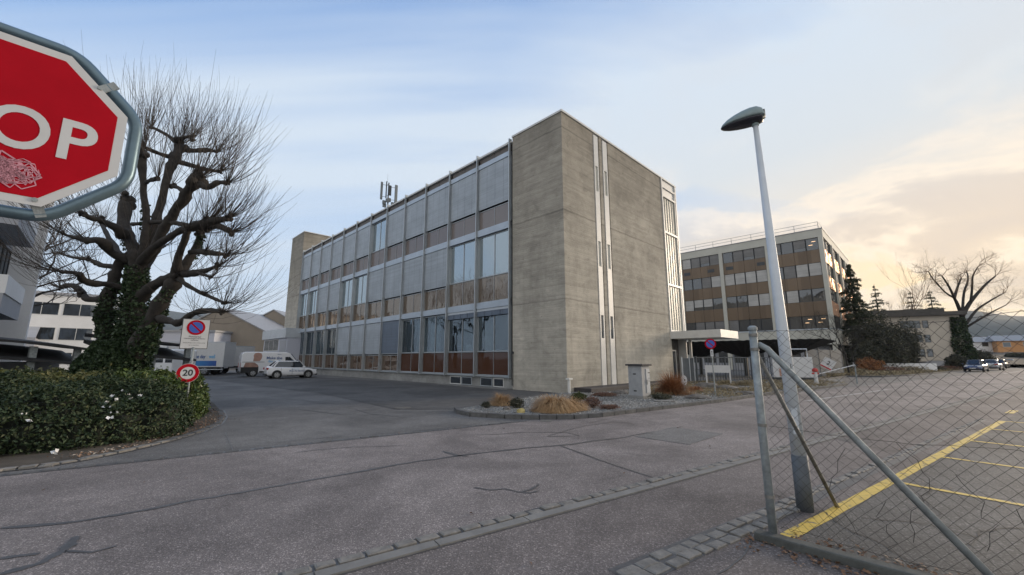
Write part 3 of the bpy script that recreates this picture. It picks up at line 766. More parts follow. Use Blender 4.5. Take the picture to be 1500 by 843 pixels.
# mullions: slim fin with an inner post
for i in range(13):
    y = 3.90+3*i
    mb = MB().box(-.13, .0, y-.035, y+.035, .58, 14.62).box(.03, .24, y-.06, y+.06, .668, 4.598)
    mb.box(.03, .24, y-.06, y+.06, 4.972, 9.168).box(.03, .24, y-.06, y+.06, 9.592, 13.678)
    mb.box(-.128, .1, y-.034, y+.034, 14.56, 14.70)
    mb.build('mullion', 'alu', B)
    if i < 12:
        MB().tube([(.03, y+.16, 9.7), (.03, y+.16, 10.9)], .022, 6).tube([(.03, y+.16, 9.75), (.12, y+.16, 9.75)], .02, 5).build('blind_rail', 'alu_light', B)
        if i < 11 and i % 1 == 0: MB().box(-.2, .12, y+.12, y+.17, 14.28, 14.36).build('awning_arm', 'dark_metal', B) if i in (1, 3, 4, 5, 6, 7, 8, 9, 10, 11) else None
OPEN = {0: (0, 1, 2, 3, 8, 9, 10, 11), 1: (0, 1, 6, 7, 10, 11), 2: (5,)}
LV = [(.668, 2.02, 4.56), (4.972, 6.52, 9.15), (9.592, 10.95, 13.66)]
for fl in range(3):
    z0, z1, z2 = LV[fl]
    for i in range(12):
        y0 = 3.90+3*i+.062; y1 = y0+3-.124; ym = (y0+y1)/2
        isop = i in OPEN[fl]
        # window unit: frame > pane
        if isop:
            f = MB()
            for a, b_ in ((y0, y0+.05), (ym-.025, ym+.025), (y1-.05, y1)): f.box(.14, .22, a, b_, z1+.075, z2-.062)
            f.box(.14, .22, y0, y1, z2-.06, z2); f.box(.10, .22, y0, y1, z1, z1+.07)
            fo = f.build('window', 'alu', B)
            gm = 'glass_room' if fl == 0 else 'glass_sky'
            for a, b_ in ((y0+.052, ym-.027), (ym+.027, y1-.052)):
                MB().box(.175, .187, a, b_, z1+.072, z2-.062).build('pane', gm, fo)
            # open bays show the blind packet and a sliding edge
            if fl == 0 and i in (0, 1):
                pk = MB()
                for k in range(4): pk.box(.0, .09, y0+.08+k*.70, y0+.74+k*.70, z2-.42, z2-.12)
                pk.build('blind_packet', 'blind_dark', B)
                MB().box(.02, .13, y0, y1, z2-.118, z2+.035).build('blind_box', 'alu_light', B)
            if fl == 0:
                cu = MB(); n_ = 14; a0, a1 = random.choice([(y0+.1, ym+.1), (ym, y1-.1), (y0+.1, y0+1.0)]) if i else (y1-.9, y1-.1)
                for k in range(n_):
                    a = a0+(a1-a0)*k/n_; b_ = a0+(a1-a0)*(k+1)/n_; xa = .62+.05*(k % 2); xb = .62+.05*((k+1) % 2)
                    cu.face([(xa, a, z1+.1), (xb, b_, z1+.1), (xb, b_, z2-.1), (xa, a, z2-.1)])
                cu.build('curtain', 'curtain', B)
                if i in (1, 3): MB().box(.7, 1.2, y0+.9, y0+1.7, z1, z1+.5).build('desk_box', 'curtain', B)
        else:
            o = MB().box(.02, .055, y0+.03, y1-.03, z1+.02, z2).build('blind', 'blind_dark' if (fl == 0 and i == 4) else 'blind', B)
            MB().box(.028, .062, y0+.03, y1-.03, z1-.03, z1+.018).build('bottom_rail', 'alu', o)
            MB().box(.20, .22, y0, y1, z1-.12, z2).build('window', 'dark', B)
        # spandrel
        gap = 0 if isop else .14
        mat = {2: 'sp_top', 1: 'sp_mid', 0: 'sp_red' if i < 4 else 'sp_low'}[fl]
        sp = MB().box(.15, .18, y0+.052+.2*(fl > 0), ym-.014, z0+.06, z1-gap-.01).box(.15, .18, ym+.014, y1-.02, z0+.06, z1-gap-.01).build('spandrel_panel', mat, B)
        fr_ = MB().box(.12, .19, ym-.012, ym+.012, z0+.06, z1-gap-.01).box(.13, .19, y0, y0+.05+.2*(fl > 0), z0, z1-gap).box(.12, .19, y0+.25*(fl > 0)+.052*(fl == 0), y1, z0, z0+.058)
        if not isop: fr_.box(.13, .19, y0, y1, z1-gap-.008, z1-gap+.03)
        fr_.build('panel_frame', 'alu', sp)
MB().box(.02, .3, 39.96, 40.2, .67, 4.59).box(.02, .3, 39.96, 40.2, 4.98, 9.16).box(.02, .3, 39.96, 40.2, 9.6, 13.67).build('end_panel', 'alu', B)
# basement windows in the first two bays
for y0, y1 in ((4.5, 5.35), (5.45, 6.5), (7.3, 8.3), (8.36, 9.5)):
    f = MB().box(.085, .118, y0, y1, .06, .11).box(.085, .118, y0, y1, .50, .55).box(.085, .118, y0, y0+.05, .112, .498).box(.085, .118, y1-.05, y1, .112, .498).build('basement_window', 'white_metal' if y0 < 5 or y0 > 8.3 else 'alu', B)
    MB().box(.100, .115, y0+.05, y1-.05, .112, .498).build('pane', 'glass_dark', f)
MB().box(-.5, .1, 3.8, 9.8, -.05, .035).build('basement_kerb', 'strip', B)

# right-hand wall: two white window strips
for x0, x1 in ((2.94, 3.56), (3.87, 4.52)):
    st = MB(); xm0 = x0+.03; xm1 = x1-.16
    segs = [(.08, 2.60), (4.10, 6.58), (8.27, 11.0), (12.80, 14.60)]
    for a, b_ in segs: so_ = MB().box(xm0, xm1, -.03, .1, a, b_).build('strip_panel', 'white_metal', B)
    MB().box(x1-.155, x1-.002, .09, .158, 0, 14.7).build('reveal', 'dark', B)
    for a, b_ in ((2.66, 4.05), (6.63, 8.22), (11.06, 12.74)):
        f = MB()
        f.box(xm0, xm0+.09, -.028, .1, a-.058, b_+.058).box(xm1-.09, xm1, -.028, .1, a-.058, b_+.058)
        f.box(xm0+.092, xm1-.092, -.028, .1, a-.058, a+.07).box(xm0+.092, xm1-.092, -.028, .1, b_-.07, b_+.058)
        fo = f.build('slot_window', 'white_metal', B)
        MB().box(xm0+.092, xm1-.092, .02, .04, a+.072, b_-.072).build('pane', 'b2_beige' if a > 4 else 'glass_dark', fo)
# stair glazing
X0, X1 = 11.62, 14.07
sg = MB().box(X0, X0+.14, -.06, .2, 3.0, 14.72).box(X1-.16, X1, -.06, .9, 0, 14.72)
for z in (3.5, 6.78, 10.64, 13.42, 14.12): sg.box(X0+.142, X1-.162, -.05, .2, z-.06, z+.08)
sg.box(X1-.34, X1-.26, -.045, .2, 3.6, 14.04)
sf_ = sg.build('stair_window', 'white_metal', B)
for a, b_ in ((3.585, 6.718), (6.862, 10.578), (10.722, 13.358)):
    pn = MB(); nx = 5
    for k in range(nx):
        xa = X0+.145+k*(X1-.345-X0-.145)/nx; xb = xa+(X1-.345-X0-.145)/nx
        pn.box(xa, xb-.02, .04, .06, a, b_); pn.box(xb-.05, xb-.022, .0, .038, a, b_)
    pn.build('fluted_pane', 'flute', sf_)
MB().box(X0+.145, X1-.345, .03, .06, 13.505, 14.055).box(X0+.145, X1-.165, .03, .06, 14.205, 14.715).build('top_panel', 'white_metal', sf_)
# lower end: entrance under the canopy
MB().box(11.62, X1-.162, .5, .9, 0, 3.3).build('entrance_wall', 'rock', B)
MB().box(11.62, 11.95, .1, .498, 0, 3.0).build('entrance_pier', 'b2_beige', B)
dr = MB().box(12.0, 12.1, .32, .42, .05, 2.25).box(12.95, 13.05, .32, .42, .05, 2.25).box(12.102, 12.948, .32, .42, 2.15, 2.25).box(12.102, 12.948, .32, .42, .05, .2).build('door', 'white_metal', B)
MB().box(12.104, 12.946, .36, .375, .204, 2.146).build('pane', 'glass_dark', dr)
MB().tube([(12.16, .3, .95), (12.16, .3, 1.25)], .015, 6).build('handle', 'alu', dr)
MB().box(11.55, 14.95, -3.25, .099, 2.97, 3.47).build('canopy', 'white_metal', B, bevel=.01)
MB().box(X1-.12, X1+.02, -.4, -.22, 0, 2.97).build('canopy_post', 'white_metal', B)
# dark slate ledge along the foot of the wall
MB().box(.5, 9.8, -1.0, -.002, 0, .26).build('ledge', 'slate', B, bevel=.02)
MB().box(-.4, 11.6, -.35, -.003, 0, .06).build('base_strip', 'kerb_dark', B)
MB().box(-.05, -.01, 3.60, 3.66, 1.9, 2.02).tube([(-.03, 3.63, .15), (-.03, 3.63, 2.0)], .012, 6).build('conduit', 'dark_metal', B)

# small white vent post by the corner
vp = gp(834, 578)
t = thing('vent_pipe', 'short white capped pipe standing at the foot of the concrete corner', 'pipe', (vp.x, vp.y, .05), RZ)
MB().tube([(0, 0, 0), (0, 0, .62)], .07, 12).build('pipe', 'white_metal', t)
MB().box(-.13, .17, -.1, .1, .61, .69).build('cap', 'white_metal', t, bevel=.01)

# antenna mast on the roof
Ua = azd(-44.7); Va = azd(45.3)
ap = at(568, 300, 34.6); 
t = thing('antenna_mast', 'mobile phone antenna mast with panels on the roof edge of the concrete office block', 'antenna', (ap.x, ap.y, 14.5), RZ); t.scale = (.72, .72, .72)
MB().tube([(0, 0, 0), (0, 0, 3.9)], .08, 8).build('mast', 'dark_metal', t)
for (x, y, z0, z1, wd, m_) in ((-.75, .35, 1.6, 3.9, .13, 'antenna'), (.75, -.55, 1.25, 3.65, .17, 'antenna'), (.1, -.2, 2.2, 3.5, .16, 'dark_metal'), (-.3, .0, 1.8, 4.0, .05, 'dark_metal')):
    p = MB().box(x-wd, x+wd, y-.08, y+.08, z0, z1).build('antenna_panel', m_, t, bevel=.02)
    MB().tube([(0, 0, z1-.35), (x, y, z1-.35)], .025, 6).tube([(0, 0, z0+.4), (x, y, z0+.4)], .025, 6).build('bracket', 'dark_metal', p)
for (x, y, z) in ((-.45, .1, 1.0), (-.35, .2, .65), (.5, -.3, .9), (.2, .1, 1.5), (-.15, -.15, 1.25)):
    MB().box(x-.2, x+.2, y-.12, y+.12, z, z+.45).build('radio_unit', 'antenna', t, bevel=.02)
MB().tube([(-.2, 0, 3.9), (-.2, 0, 5.0)], .012, 5).build('lightning_rod', 'dark_metal', t)
# white stay rods at the roof corner
t = thing('roof_stay', 'thin white stay rods beside the concrete wing on the roof edge', 'rod')
t.location = (*root_matrix(B).to_3x3().to_4x4().to_translation()[:2], 0); t.location = (CB[0], CB[1], 0); t.rotation_euler = (0, 0, RZ)
MB().tube([(.4, 4.0, 14.55), (.4, 4.15, 15.0)], .012, 5).tube([(.4, 4.1, 15.0), (.4, 6.6, 14.6)], .012, 5).build('rod', 'white_metal', t)

# ------------------------------------------------------------------ second office block behind
b2 = (41.28, 52.0)
O = thing('office_building', 'four-storey cream office block with brown panels between window rows, behind the carport', 'building', (*b2, 0), R(44.7))
LY = 36.0; DX = 26.4; ZT = 18.75
MB().box(.45, DX-.4, .45, LY, 3.2, 17.8).build('core', 'room', O)
MB().box(.0, DX, .0, LY, 17.66, ZT).build('roof_fascia', 'b2_beige', O)
MB().box(-.06, DX+.06, -.06, LY, ZT+.002, ZT+.1).build('roof_edge', 'roof_grey', O)
MB().box(-.1, DX+.1, -.1, LY, 3.43, 5.36).build('base_band', 'b2_beige', O)
MB().box(-.14, DX+.14, -.14, LY, 5.362, 5.5).build('band_cap', 'alu_light', O)
cy_ = [0.28+6.27*k for k in range(6)]
for y in cy_:
    MB().box(-.12, .4, y-.25, y+.25, 5.502, 17.655).build('column', 'b2_beige', O)
ZW = [(5.5, 7.23), (9.09, 10.8), (12.5, 14.24), (16.0, 17.64)]
ZS = [(7.232, 9.088), (10.802, 12.498), (14.242, 15.998)]
kind = {  # blind pattern of each visible bay, near to far: w pale blind, g grey blind, d plain glass, l glass with lit lamps
 (3, 0): 'lgdg', (3, 1): 'gggd', (3, 2): 'gggw', (2, 0): 'wwgd', (2, 1): 'wwww', (2, 2): 'wgdd',
 (1, 0): 'ddwg', (1, 1): 'wwdd', (1, 2): 'dwww', (0, 0): 'lldd', (0, 1): 'dddg', (0, 2): 'gggd'}
for bay in range(3):
    ya = cy_[bay]+.255; yb = cy_[bay+1]-.255; n = 4; wl = (yb-ya)/n
    for r, (za, zb) in enumerate(ZW):
        for k in range(n):
            a = ya+k*wl+.03; b_ = ya+(k+1)*wl-.03; kd = kind[(r, bay)][k]
            f = MB().box(.12, .2, a, a+.05, za, zb).box(.12, .2, b_-.05, b_, za, zb).box(.12, .2, a+.052, b_-.052, za, za+.05).box(.12, .2, a+.052, b_-.052, zb-.05, zb).build('window', 'dark_metal', O)
            if kd in 'wg':
                zc_ = za+.052 if random.random() < .75 else za+.5
                MB().box(.10, .135, a+.054, b_-.054, zc_, zb-.052).build('blind', 'blind_b2' if kd == 'w' else 'blind_b2g', f)
            MB().box(.15, .165, a+.052, b_-.052, za+.052, zb-.052).build('pane', 'glass_b2', f)
            if kd == 'l':
                lm = MB()
                for q in range(2): lm.box(.136, .146, a+.3+q*.35, a+.75+q*.35, zb-.5-.45*q, zb-.44-.45*q)
                lm.build('ceiling_lamp', 'ceil_lamp', f)
    for za, zb in ZS:
        o = MB()
        for k in range(n): o.box(.05, .3, ya+k*wl+.012, ya+(k+1)*wl-.012, za, zb)
        o.build('spandrel_panel', 'b2_brown', O)
for y in (7.0, 11.2, 13.9, 17.6): MB().box(.02, .049, y, y+1.0, 14.9, 15.4).build('vent_grille', 'dark_metal', O)
# bays beyond are hidden; simple face continues
MB().box(.1, .4, cy_[3]+.26, LY-.2, 5.502, 17.655).build('rear_face', 'b2_brown', O)
# short side in the sunset
nb = 4; wb = DX/nb
for k in range(nb+1):
    x = min(max(k*wb, .2), DX-.2)
    if k: MB().box(x-.25, x+.25, -.12, .4, 5.502, 17.655).build('column', 'b2_beige', O)
for k in range(nb):
    xa = k*wb+.255 if k else .3; xb = (k+1)*wb-.255 if k < nb-1 else DX-.455
    for r, (za, zb) in enumerate(ZW):
        for q in range(2):
            a = xa+q*(xb-xa)/2+.03; b_ = xa+(q+1)*(xb-xa)/2-.03
            f = MB().box(a, a+.06, .12, .2, za, zb).box(b_-.06, b_, .12, .2, za, zb).box(a+.062, b_-.062, .12, .2, za, za+.06).box(a+.062, b_-.062, .12, .2, zb-.06, zb).build('window', 'dark_metal', O)
            MB().box(a+.062, b_-.062, .15, .165, za+.062, zb-.062).build('pane', 'glass_b2', f)
    for za, zb in ZS:
        MB().box(xa, xb, .04, .3, za, zb).build('spandrel_panel', 'b2_sunset', O)
# ground floor: recessed walls, columns, brick end
MB().box(1.2, DX-1, 1.0, LY, 0, 3.428).build('ground_floor_wall', 'grey_wall', O)
for y in cy_: MB().box(.1, .6, y-.25, y+.25, 0, 3.428).build('column', 'b2_beige', O)
for x in (6.6, 13.2, 19.8, 26.0): MB().box(x-.25, x+.25, .1, .6, 0, 3.428).build('column', 'b2_beige', O)
for k in range(9): MB().box(1.15, 1.195, 2+k*2.2, 3.7+k*2.2, 1.0, 2.6).build('ground_window', 'glass_b2', O)
# roof rail and roof lights
rl = MB(); z = ZT+.1
for k in range(13): rl.tube([(.4, .4+k*2.7, z), (.4, .4+k*2.7, z+1.0)], .03, 5)
for k in range(9): rl.tube([(.4+k*3, .4, z), (.4+k*3, .4, z+1.0)], .03, 5)
for h in (.55, 1.0): rl.tube([(.4, 34, z+h), (.4, .4, z+h), (25, .4, z+h)], .028, 5)
rl.build('roof_railing', 'galv', O)
for y0 in (12.5, 17.5):
    MB().extr([(3.5, y0, z), (3.5, y0+4.6, z), (3.5, y0+4.6, z+.75), (3.5, y0, z+.75)], (2.5, 0, .1)).build('roof_light', 'alu_light', O)

# ------------------------------------------------------------------ funnel carports in front of it
def carport(px, Y, label, half=3.5):
    c = at(px, 525, Y); t = thing('carport', label, 'carport', (c.x, c.y, 0), R(44.7), 'black funnel-shaped carport roofs')
    zt, zb = 3.12, 1.75
    mb = MB(); n = 22
    ring = []
    for e in range(4):
        for k in range(n):
            f = -1+2*k/n; p = [(f, -1), (1, f), (-f, 1), (-1, -f)][e]
            ring.append((p[0]*half, p[1]*half, zt+.05*(k % 2)))
    k = len(ring)
    low = [(x*.045, y*.045, zb) for x, y, _ in ring]
    mb.loft([low, ring], cap=False); mb.face([(x, y, z-.02) for x, y, z in ring])
    mb.build('roof', 'dark', t)
    MB().box(-.14, .14, -.14, .14, 0, zb+.1).build('column', 'dark_metal', t, bevel=.01)
    MB().box(-.3, .3, -.3, .3, 0, .1).build('base', 'conc_plinth', t)
    return t
carport(1026, 40.5, 'black funnel carport roof beside the entrance canopy, leftmost of the row')
carport(1092, 37.5, 'black funnel carport roof behind the galvanised fence post')
carport(1152, 35.6, 'black funnel carport roof ending the row, behind the lamp column', 3.2)
# ------------------------------------------------------------------ stop sign (very near, left)
Vd = azd(45.3); Ud = azd(-44.7); Z3 = Vector((0, 0, 1))
sn = -Ud                                            # the face looks towards the camera
aa = atan2(180-750, F/cos(PIT)); ed = Vector((2.15*sin(aa), 2.15*cos(aa), 0))
sc = ed-Vd*.40; sc.z = 2.48
t = thing('stop_sign', 'red octagonal stop sign in a grey tube frame, scratched, close to the camera', 'stop sign', (sc.x, sc.y, 0))
def octa(c, r, n_off):   # r: half flat-to-flat
    k = r/cos(pi/8)
    return [c+Vd*(k*cos(pi/8+i*pi/4))+Z3*(k*sin(pi/8+i*pi/4))+sn*n_off for i in range(8)]
pl = fixn(MB().extr(octa(sc, .30, 0), -sn*.004).build('plate', 'sign_white', t, world=True))
fixn(MB().extr(octa(sc, .272, .0012), -sn*.001).build('red_field', 'sign_red', t, world=True))
Mx = frame_matrix(sc+sn*.0022, Vd, sn)
def letter(s, dx, dz=0.0, size=.235, b=.0055, sxx=1.0):
    m = frame_matrix(sc+Vd*dx+Z3*dz+sn*.0022, Vd, sn)
    return text('lettering', s, size, 'sign_white', t, m, b, .0003, sx=sxx)
letter('O', .040, -.038, .218, .0035, .86); letter('P', .176, -.038, .218, .0035, .95)
letter('T', -.098, -.038, .218, .0035, .88); letter('S', -.225, -.035, .215, .006, .9)
# scratched graffiti
g_ = MB(); random.seed(3)
c0 = sc+Vd*(-.015)+Z3*(-.180)
p = c0.copy(); pts = []
for k in range(420):
    a = k*.9; q = c0+Vd*(-.10+.19*k/420+.035*cos(a)+random.uniform(-.012, .012))+Z3*(.035*sin(a*1.07)+.018*sin(k*.21)+random.uniform(-.014, .014)-.01)+sn*.0030
    pts.append(q)
for i in range(len(pts)-1):
    a, b = pts[i], pts[i+1]; d_ = (b-a).normalized(); n_ = d_.cross(sn).normalized()*random.uniform(.0008, .0024)
    g_.face([a+n_, b+n_, b-n_, a-n_])
g_.build('scratches', 'scribble', t, world=True)
for k in range(46): pass
# bolts
bl = [(Vd*.215+Z3*.215), (Vd*.11-Z3*.285), (Vd*-.11-Z3*.285), (Vd*-.215+Z3*.215)]
for q in bl: MB().disc(sc+q*.98, sn, .008, .004, 12).build('bolt', 'galv', t, world=True)
# tube frame with rounded corners
def round_loop(c, r, n_off, rc=3):
    k = r/cos(pi/8); P8 = [Vd*(k*cos(pi/8+i*pi/4))+Z3*(k*sin(pi/8+i*pi/4)) for i in range(8)]; o = []
    for i in range(8):
        a, b, c_ = P8[i-1], P8[i], P8[(i+1) % 8]
        for j in range(6):
            u = j/5; q0 = b.lerp(a, .2); q1 = b.lerp(c_, .2); o.append(c+(q0.lerp(b, u)).lerp(b.lerp(q1, u), u)+sn*n_off)
    return o
lp = round_loop(sc, .329, -.035)
# open at the bottom where it runs into the pole
lp = lp[33:]+lp[:33] 
lp.append(lp[0])
MB().tube(lp, .0215, 12, cap=False).build('tube_frame', 'sign_blue_grey', t, world=True, smooth=True)
pc = sc-sn*.035-Vd*.10
MB().tube([Vector((pc.x, pc.y, 0)), Vector((pc.x, pc.y, 2.14))], .030, 16).build('pole', 'sign_blue_grey', t, world=True, smooth=True)
for q in bl[:2]:
    d_ = q.normalized(); MB().obox(sc+q*1.06-sn*.018, d_, d_.cross(sn), sn, .035, .014, .004).build('clip', 'galv', t, world=True)

# ------------------------------------------------------------------ lamp
lb = gp(1180, 748)
lt = thing('street_lamp', 'tall tapered grey lamp column with a shell-shaped head, behind the mesh fence', 'street lamp', (lb.x, lb.y, 0))
HL = 4.70
MB().tube([(0, 0, 0), (0, 0, .58)], [.082, .080], 24).build('lower_sleeve', 'gate_grey', lt, smooth=True)
lean = Vector((-.075, 0, 0))
MB().tube([(0, 0, .5), (lean.x*.4, 0, 2.0), (lean.x, 0, HL)], [.074, .060, .030], 24).build('column', 'lamp_paint', lt, smooth=True)
sd2_ = Vector((-lb.x, -lb.y, 0)).normalized(); sdx = Z3.cross(sd2_)
MB().obox(sd2_*.069+Z3*.95, sdx, Z3, sd2_, .030, .14, .006).build('service_door', 'lamp_paint', lt, bevel=.003)
MB().obox(sd2_*.063+Z3*1.55, sdx, Z3, sd2_, .020, .035, .004).build('number_tag', 'sign_black', lt)
# head: shell shape pointing back over the street to the upper left
hd = Vector((-.80, .60, 0)).normalized(); hs = Vector((-hd.y, hd.x, 0)); tip = Vector((0, 0, 1))
hu = (Z3*1.0-hd*-.10).normalized(); hdx = (hd+Z3*.0).normalized(); hu = hs.cross(hdx)*-1
if hu.z < 0: hu = -hu
base = Vector((lean.x, 0, HL+.02))-hdx*.09
prof = [(-.03, .050, .06), (.0, .095, .135), (.06, .115, .180), (.14, .130, .185), (.24, .130, .170), (.34, .120, .140), (.43, .098, .10), (.50, .060, .05), (.53, .018, .012)]
rings = []; under = []
for x, wv, hv in prof:
    r = []
    for k in range(17):
        a = pi*k/16; r.append(base+hdx*x*.92+hs*(wv*.95*cos(a))+hu*(hv*.9*sin(a)))
    rings.append(r)
fixn(MB().loft(rings).build('lamp_head', 'lamp_head', lt, smooth=True))
rr = []
for x, wv, hv in prof[1:]:
    r = []
    for k in range(17):
        a = pi*k/16; r.append(base+hdx*x*.92+hs*(wv*.92*cos(a))-hu*(.008+hv*.36*sin(a)))
    rr.append(r)
fixn(MB().loft(rr).build('lamp_cover', 'lamp_under', lt, smooth=True))
MB().tube([base+hdx*.09-hu*.10, base+hdx*.09+hu*.03], .040, 14).build('spigot', 'lamp_head', lt)
MB().obox(base+hdx*-.018+hu*.05, hdx, hs, hu, .012, .03, .035).build('hinge', 'dark_metal', lt)

# ------------------------------------------------------------------ wire mesh fence on its kerb
fp = Vector((2.41, 4.08, 0)); fd = -Ud; fn = Vd
ft = thing('mesh_fence', 'galvanised corner post with braces carrying rusty diamond wire mesh', 'fence', (fp.x, fp.y, 0))
MB().tube([(0, 0, 0), (-.005, 0, 1.0), (.0, 0, 1.945)], .036, 16).build('post', 'galv', ft, smooth=True)
MB().tube([(0, 0, 1.93), (0, 0, 1.955), (0, 0, 1.972)], [.043, .043, .025], 16).build('post_cap', 'galv', ft)
for z in (1.74, 1.02, .38, 1.88): MB().tube([(0, 0, z-.014), (0, 0, z+.014)], .041, 16).build('clamp', 'galv_rust', ft)
def FP(s, z, n=0.0): q = fd*s+fn*n; return Vector((q.x, q.y, z))
MB().tube([FP(.03, 1.79, .03), FP(.10, 1.745, .03), FP(1.43, .0, .03)], .028, 12).build('brace', 'galv', ft, smooth=True)
sd_ = azd(56)
MB().tube([Vector((sd_.x*.03, sd_.y*.03, 1.70)), Vector((sd_.x*1.53, sd_.y*1.53, -.03))], .020, 12).build('brace', 'galv_rust', ft, smooth=True)
wires = MB(); random.seed(11)
dw = .088; dh = .088; L = 3.4; ncol = int(L/(dw/2)); nrow = int(1.86/(dh/2))
def wob(s, z):
    k = noise.noise(Vector((s*1.6, z*1.6, 3)))*.06+noise.noise(Vector((s*7, z*7, 3)))*.018; j = noise.noise(Vector((s*1.7, z*1.7, 8)))*.09
    sag = 0.02*sin(s*2.3)*z
    hz = max(0, z-1.2)*max(0, s-.9)*.10
    q = FP(s+k, z+k*.6-sag*.4+hz*noise.noise(Vector((s*.9, 4, 1))), .05+j); return q
for c in range(ncol):
    pts = []
    for r in range(nrow+1):
        s = c*dw/2*1.0+((r % 2) if c % 2 == 0 else 1-(r % 2))*dw/2
        pts.append(wob(.03+s, .09+r*dh/2))
    wires.tube(pts, .0016, 4, cap=False)
wires.build('wire_mesh', 'wire', ft)
lw_ = MB(); random.seed(17)
for s0_, z0_, n_ in ((.62, .9, 9), (.95, 1.0, 11), (1.25, .8, 9), (1.5, .6, 8), (.8, .5, 6)):
    p = wob(s0_, z0_); pp = [p]
    for i in range(n_):
        p = p+fd*random.gauss(0, .035)+Vector((0, 0, -random.uniform(.03, .11)))+fn*random.gauss(.01, .015)
        if p.z < .03: break
        pp.append(p)
    lw_.tube(pp, .0019, 4)
lw_.build('dead_vine', 'wire', ft)
tw_ = MB()
for z in (1.93, 1.0, .11):
    tw_.tube([wob(.03+i*.1, z) for i in range(34)], .0020, 4)
tw_.build('tension_wire', 'wire', ft)
# kerb under the fence
kz = MB(); k0 = fp-fd*.10
kz.obox((k0+fd*1.9-fn*.06).to_3d()+Vector((0, 0, .0)), fd, fn, Z3, 1.93, .06, .07)
fkb = tag(kz.build('fence_kerb', 'moss_kerb', bevel=.012), 'mossy concrete kerb running under the wire mesh at the post foot', 'kerb')

# ------------------------------------------------------------------ no-parking board with speed disc (left)
def noparking(c, nrm, right, r, parent):
    a = MB().disc(c, nrm, r, .004, 40).build('disc', 'sign_red', parent, world=True); fixn(a)
    b = fixn(MB().disc(c+nrm*.0045, nrm, r*.74, .002, 36).build('blue_field', 'sign_blue', a, world=True))
    d_ = (right-Z3).normalized() ; e_ = d_.cross(nrm)
    MB().obox(c+nrm*.0075, d_, e_, nrm, r*.76, r*.10, .001).build('slash', 'sign_red', a, world=True)
    return a
s0 = at(286, 490, 11.0); base_ = Vector((s0.x, s0.y, 0))
ln = Vector((.28, -.96, 0)).normalized(); ln = (Vector((0, 0, 0))-base_).normalized(); ln = (ln*.8+Vector((.35, -.3, 0))).normalized()
rg = Z3.cross(ln).normalized()
st = thing('parking_sign', 'white board with no-parking disc above a round 20 speed disc, rising from the hedge', 'traffic sign', tuple(base_))
bc = base_+Z3*2.30
MB().obox(bc, rg, Z3, ln, .30, .40, .008).build('board_edge', 'dark_metal', st, world=True, bevel=.006)
MB().obox(bc+ln*.0085, rg, Z3, ln, .285, .385, .003).build('board', 'sign_white', st, world=True, bevel=.02)
noparking(bc+Z3*.17+ln*.0125, ln, rg, .20, st)
for s_, sz, z_ in (('Privatareal', .062, -.075), ('Unberechtigtes Parkieren', .044, -.125), ('verboten', .044, -.17), ('Widerhandlungen werden mit Busse bestraft', .026, -.24), ('Der Grundeigentümer', .024, -.30)):
    text('lettering', s_, sz, 'sign_black', st, frame_matrix(bc+Z3*z_+ln*.0125, rg, ln), .0005, .0003)
MB().tube([base_, base_+Z3*1.95], .03, 12).build('pole', 'galv', st, world=True, smooth=True)
d2_ = base_+Z3*1.27+ln*.035-rg*.05
dd = fixn(MB().disc(d2_, ln, .245, .004, 40).build('speed_disc', 'sign_white', st, world=True))
fixn(MB().ring(d2_+ln*.0045, ln, .158, .238, .002, 40).build('red_ring', 'sign_red', dd, world=True))
text('lettering', '20', .22, 'sign_black', dd, frame_matrix(d2_+ln*.006-Z3*.0, rg, ln), .005, .0005)

# ------------------------------------------------------------------ corner planting furniture
q = gp(1048, 581); q = gp(1048, 580)
pn = -Vector((q.x, q.y, 0)).normalized(); pr = Z3.cross(pn).normalized()
t = thing('no_parking_sign', 'round red and blue no-parking disc on a thin pole beside the white board', 'traffic sign', (q.x, q.y, .05))
hc = at(1044, 504, q.y)
MB().tube([Vector((q.x, q.y, .03)), Vector((q.x, q.y, hc.z+.2))], .028, 10).build('pole', 'galv', t, world=True)
noparking(Vector((q.x, q.y, hc.z))+pn*.035-pr*.03, pn, pr, .235, t)
ap_ = MB().obox(Vector((q.x, q.y, hc.z-.42))+pn*.035, pr, Z3, pn, .06, .15, .004).build('arrow_plate', 'sign_white', t, world=True)
MB().obox(Vector((q.x, q.y, hc.z-.42))+pn*.041, pr, Z3, pn, .012, .09, .001).extr([Vector((q.x, q.y, hc.z-.31))+pn*.04+pr*.0, Vector((q.x, q.y, hc.z-.36))+pn*.04-pr*.035, Vector((q.x, q.y, hc.z-.36))+pn*.04+pr*.035], pn*.001).build('arrow', 'sign_black', ap_, world=True)

# utility cabinet
c0 = gp(940, 586); cb_z = .05
t = thing('utility_cabinet', 'grey electrical cabinet with a dark flat lid standing in the gravel', 'cabinet', (c0.x, c0.y+.2, cb_z), R(42))
W_, D_, H_ = .31, .31, 1.30
MB().box(-W_+.0, W_, -D_, D_, .0, H_).build('body', 'cabinet', t, bevel=.012)
MB().box(-W_-.07, W_+.07, -D_-.08, D_+.08, H_+.002, H_+.07).build('lid', 'slate', t, bevel=.01)
do = MB().box(.0, W_-.03, -D_-.022, -D_-.002, .22, H_-.12).build('door', 'cabinet_door', t, bevel=.006)
MB().box(.02, .045, -D_-.04, -D_-.023, .55, .75).build('handle', 'dark_metal', do)
for z in (.95, .28): MB().box(-W_-.006, -W_+.01, -.05, .08, z, z+.045).build('vent_slot', 'dark', t)
MB().box(.14, .28, -D_-.028, -D_-.023, 1.0, 1.04).build('label_plate', 'dark_metal', do)
for i in range(4): MB().box(.15+.07*(i % 2), .19+.07*(i % 2), -D_-.026, -D_-.023, .76-.1*(i//2), .82-.1*(i//2)).build('sticker', 'cabinet', do)
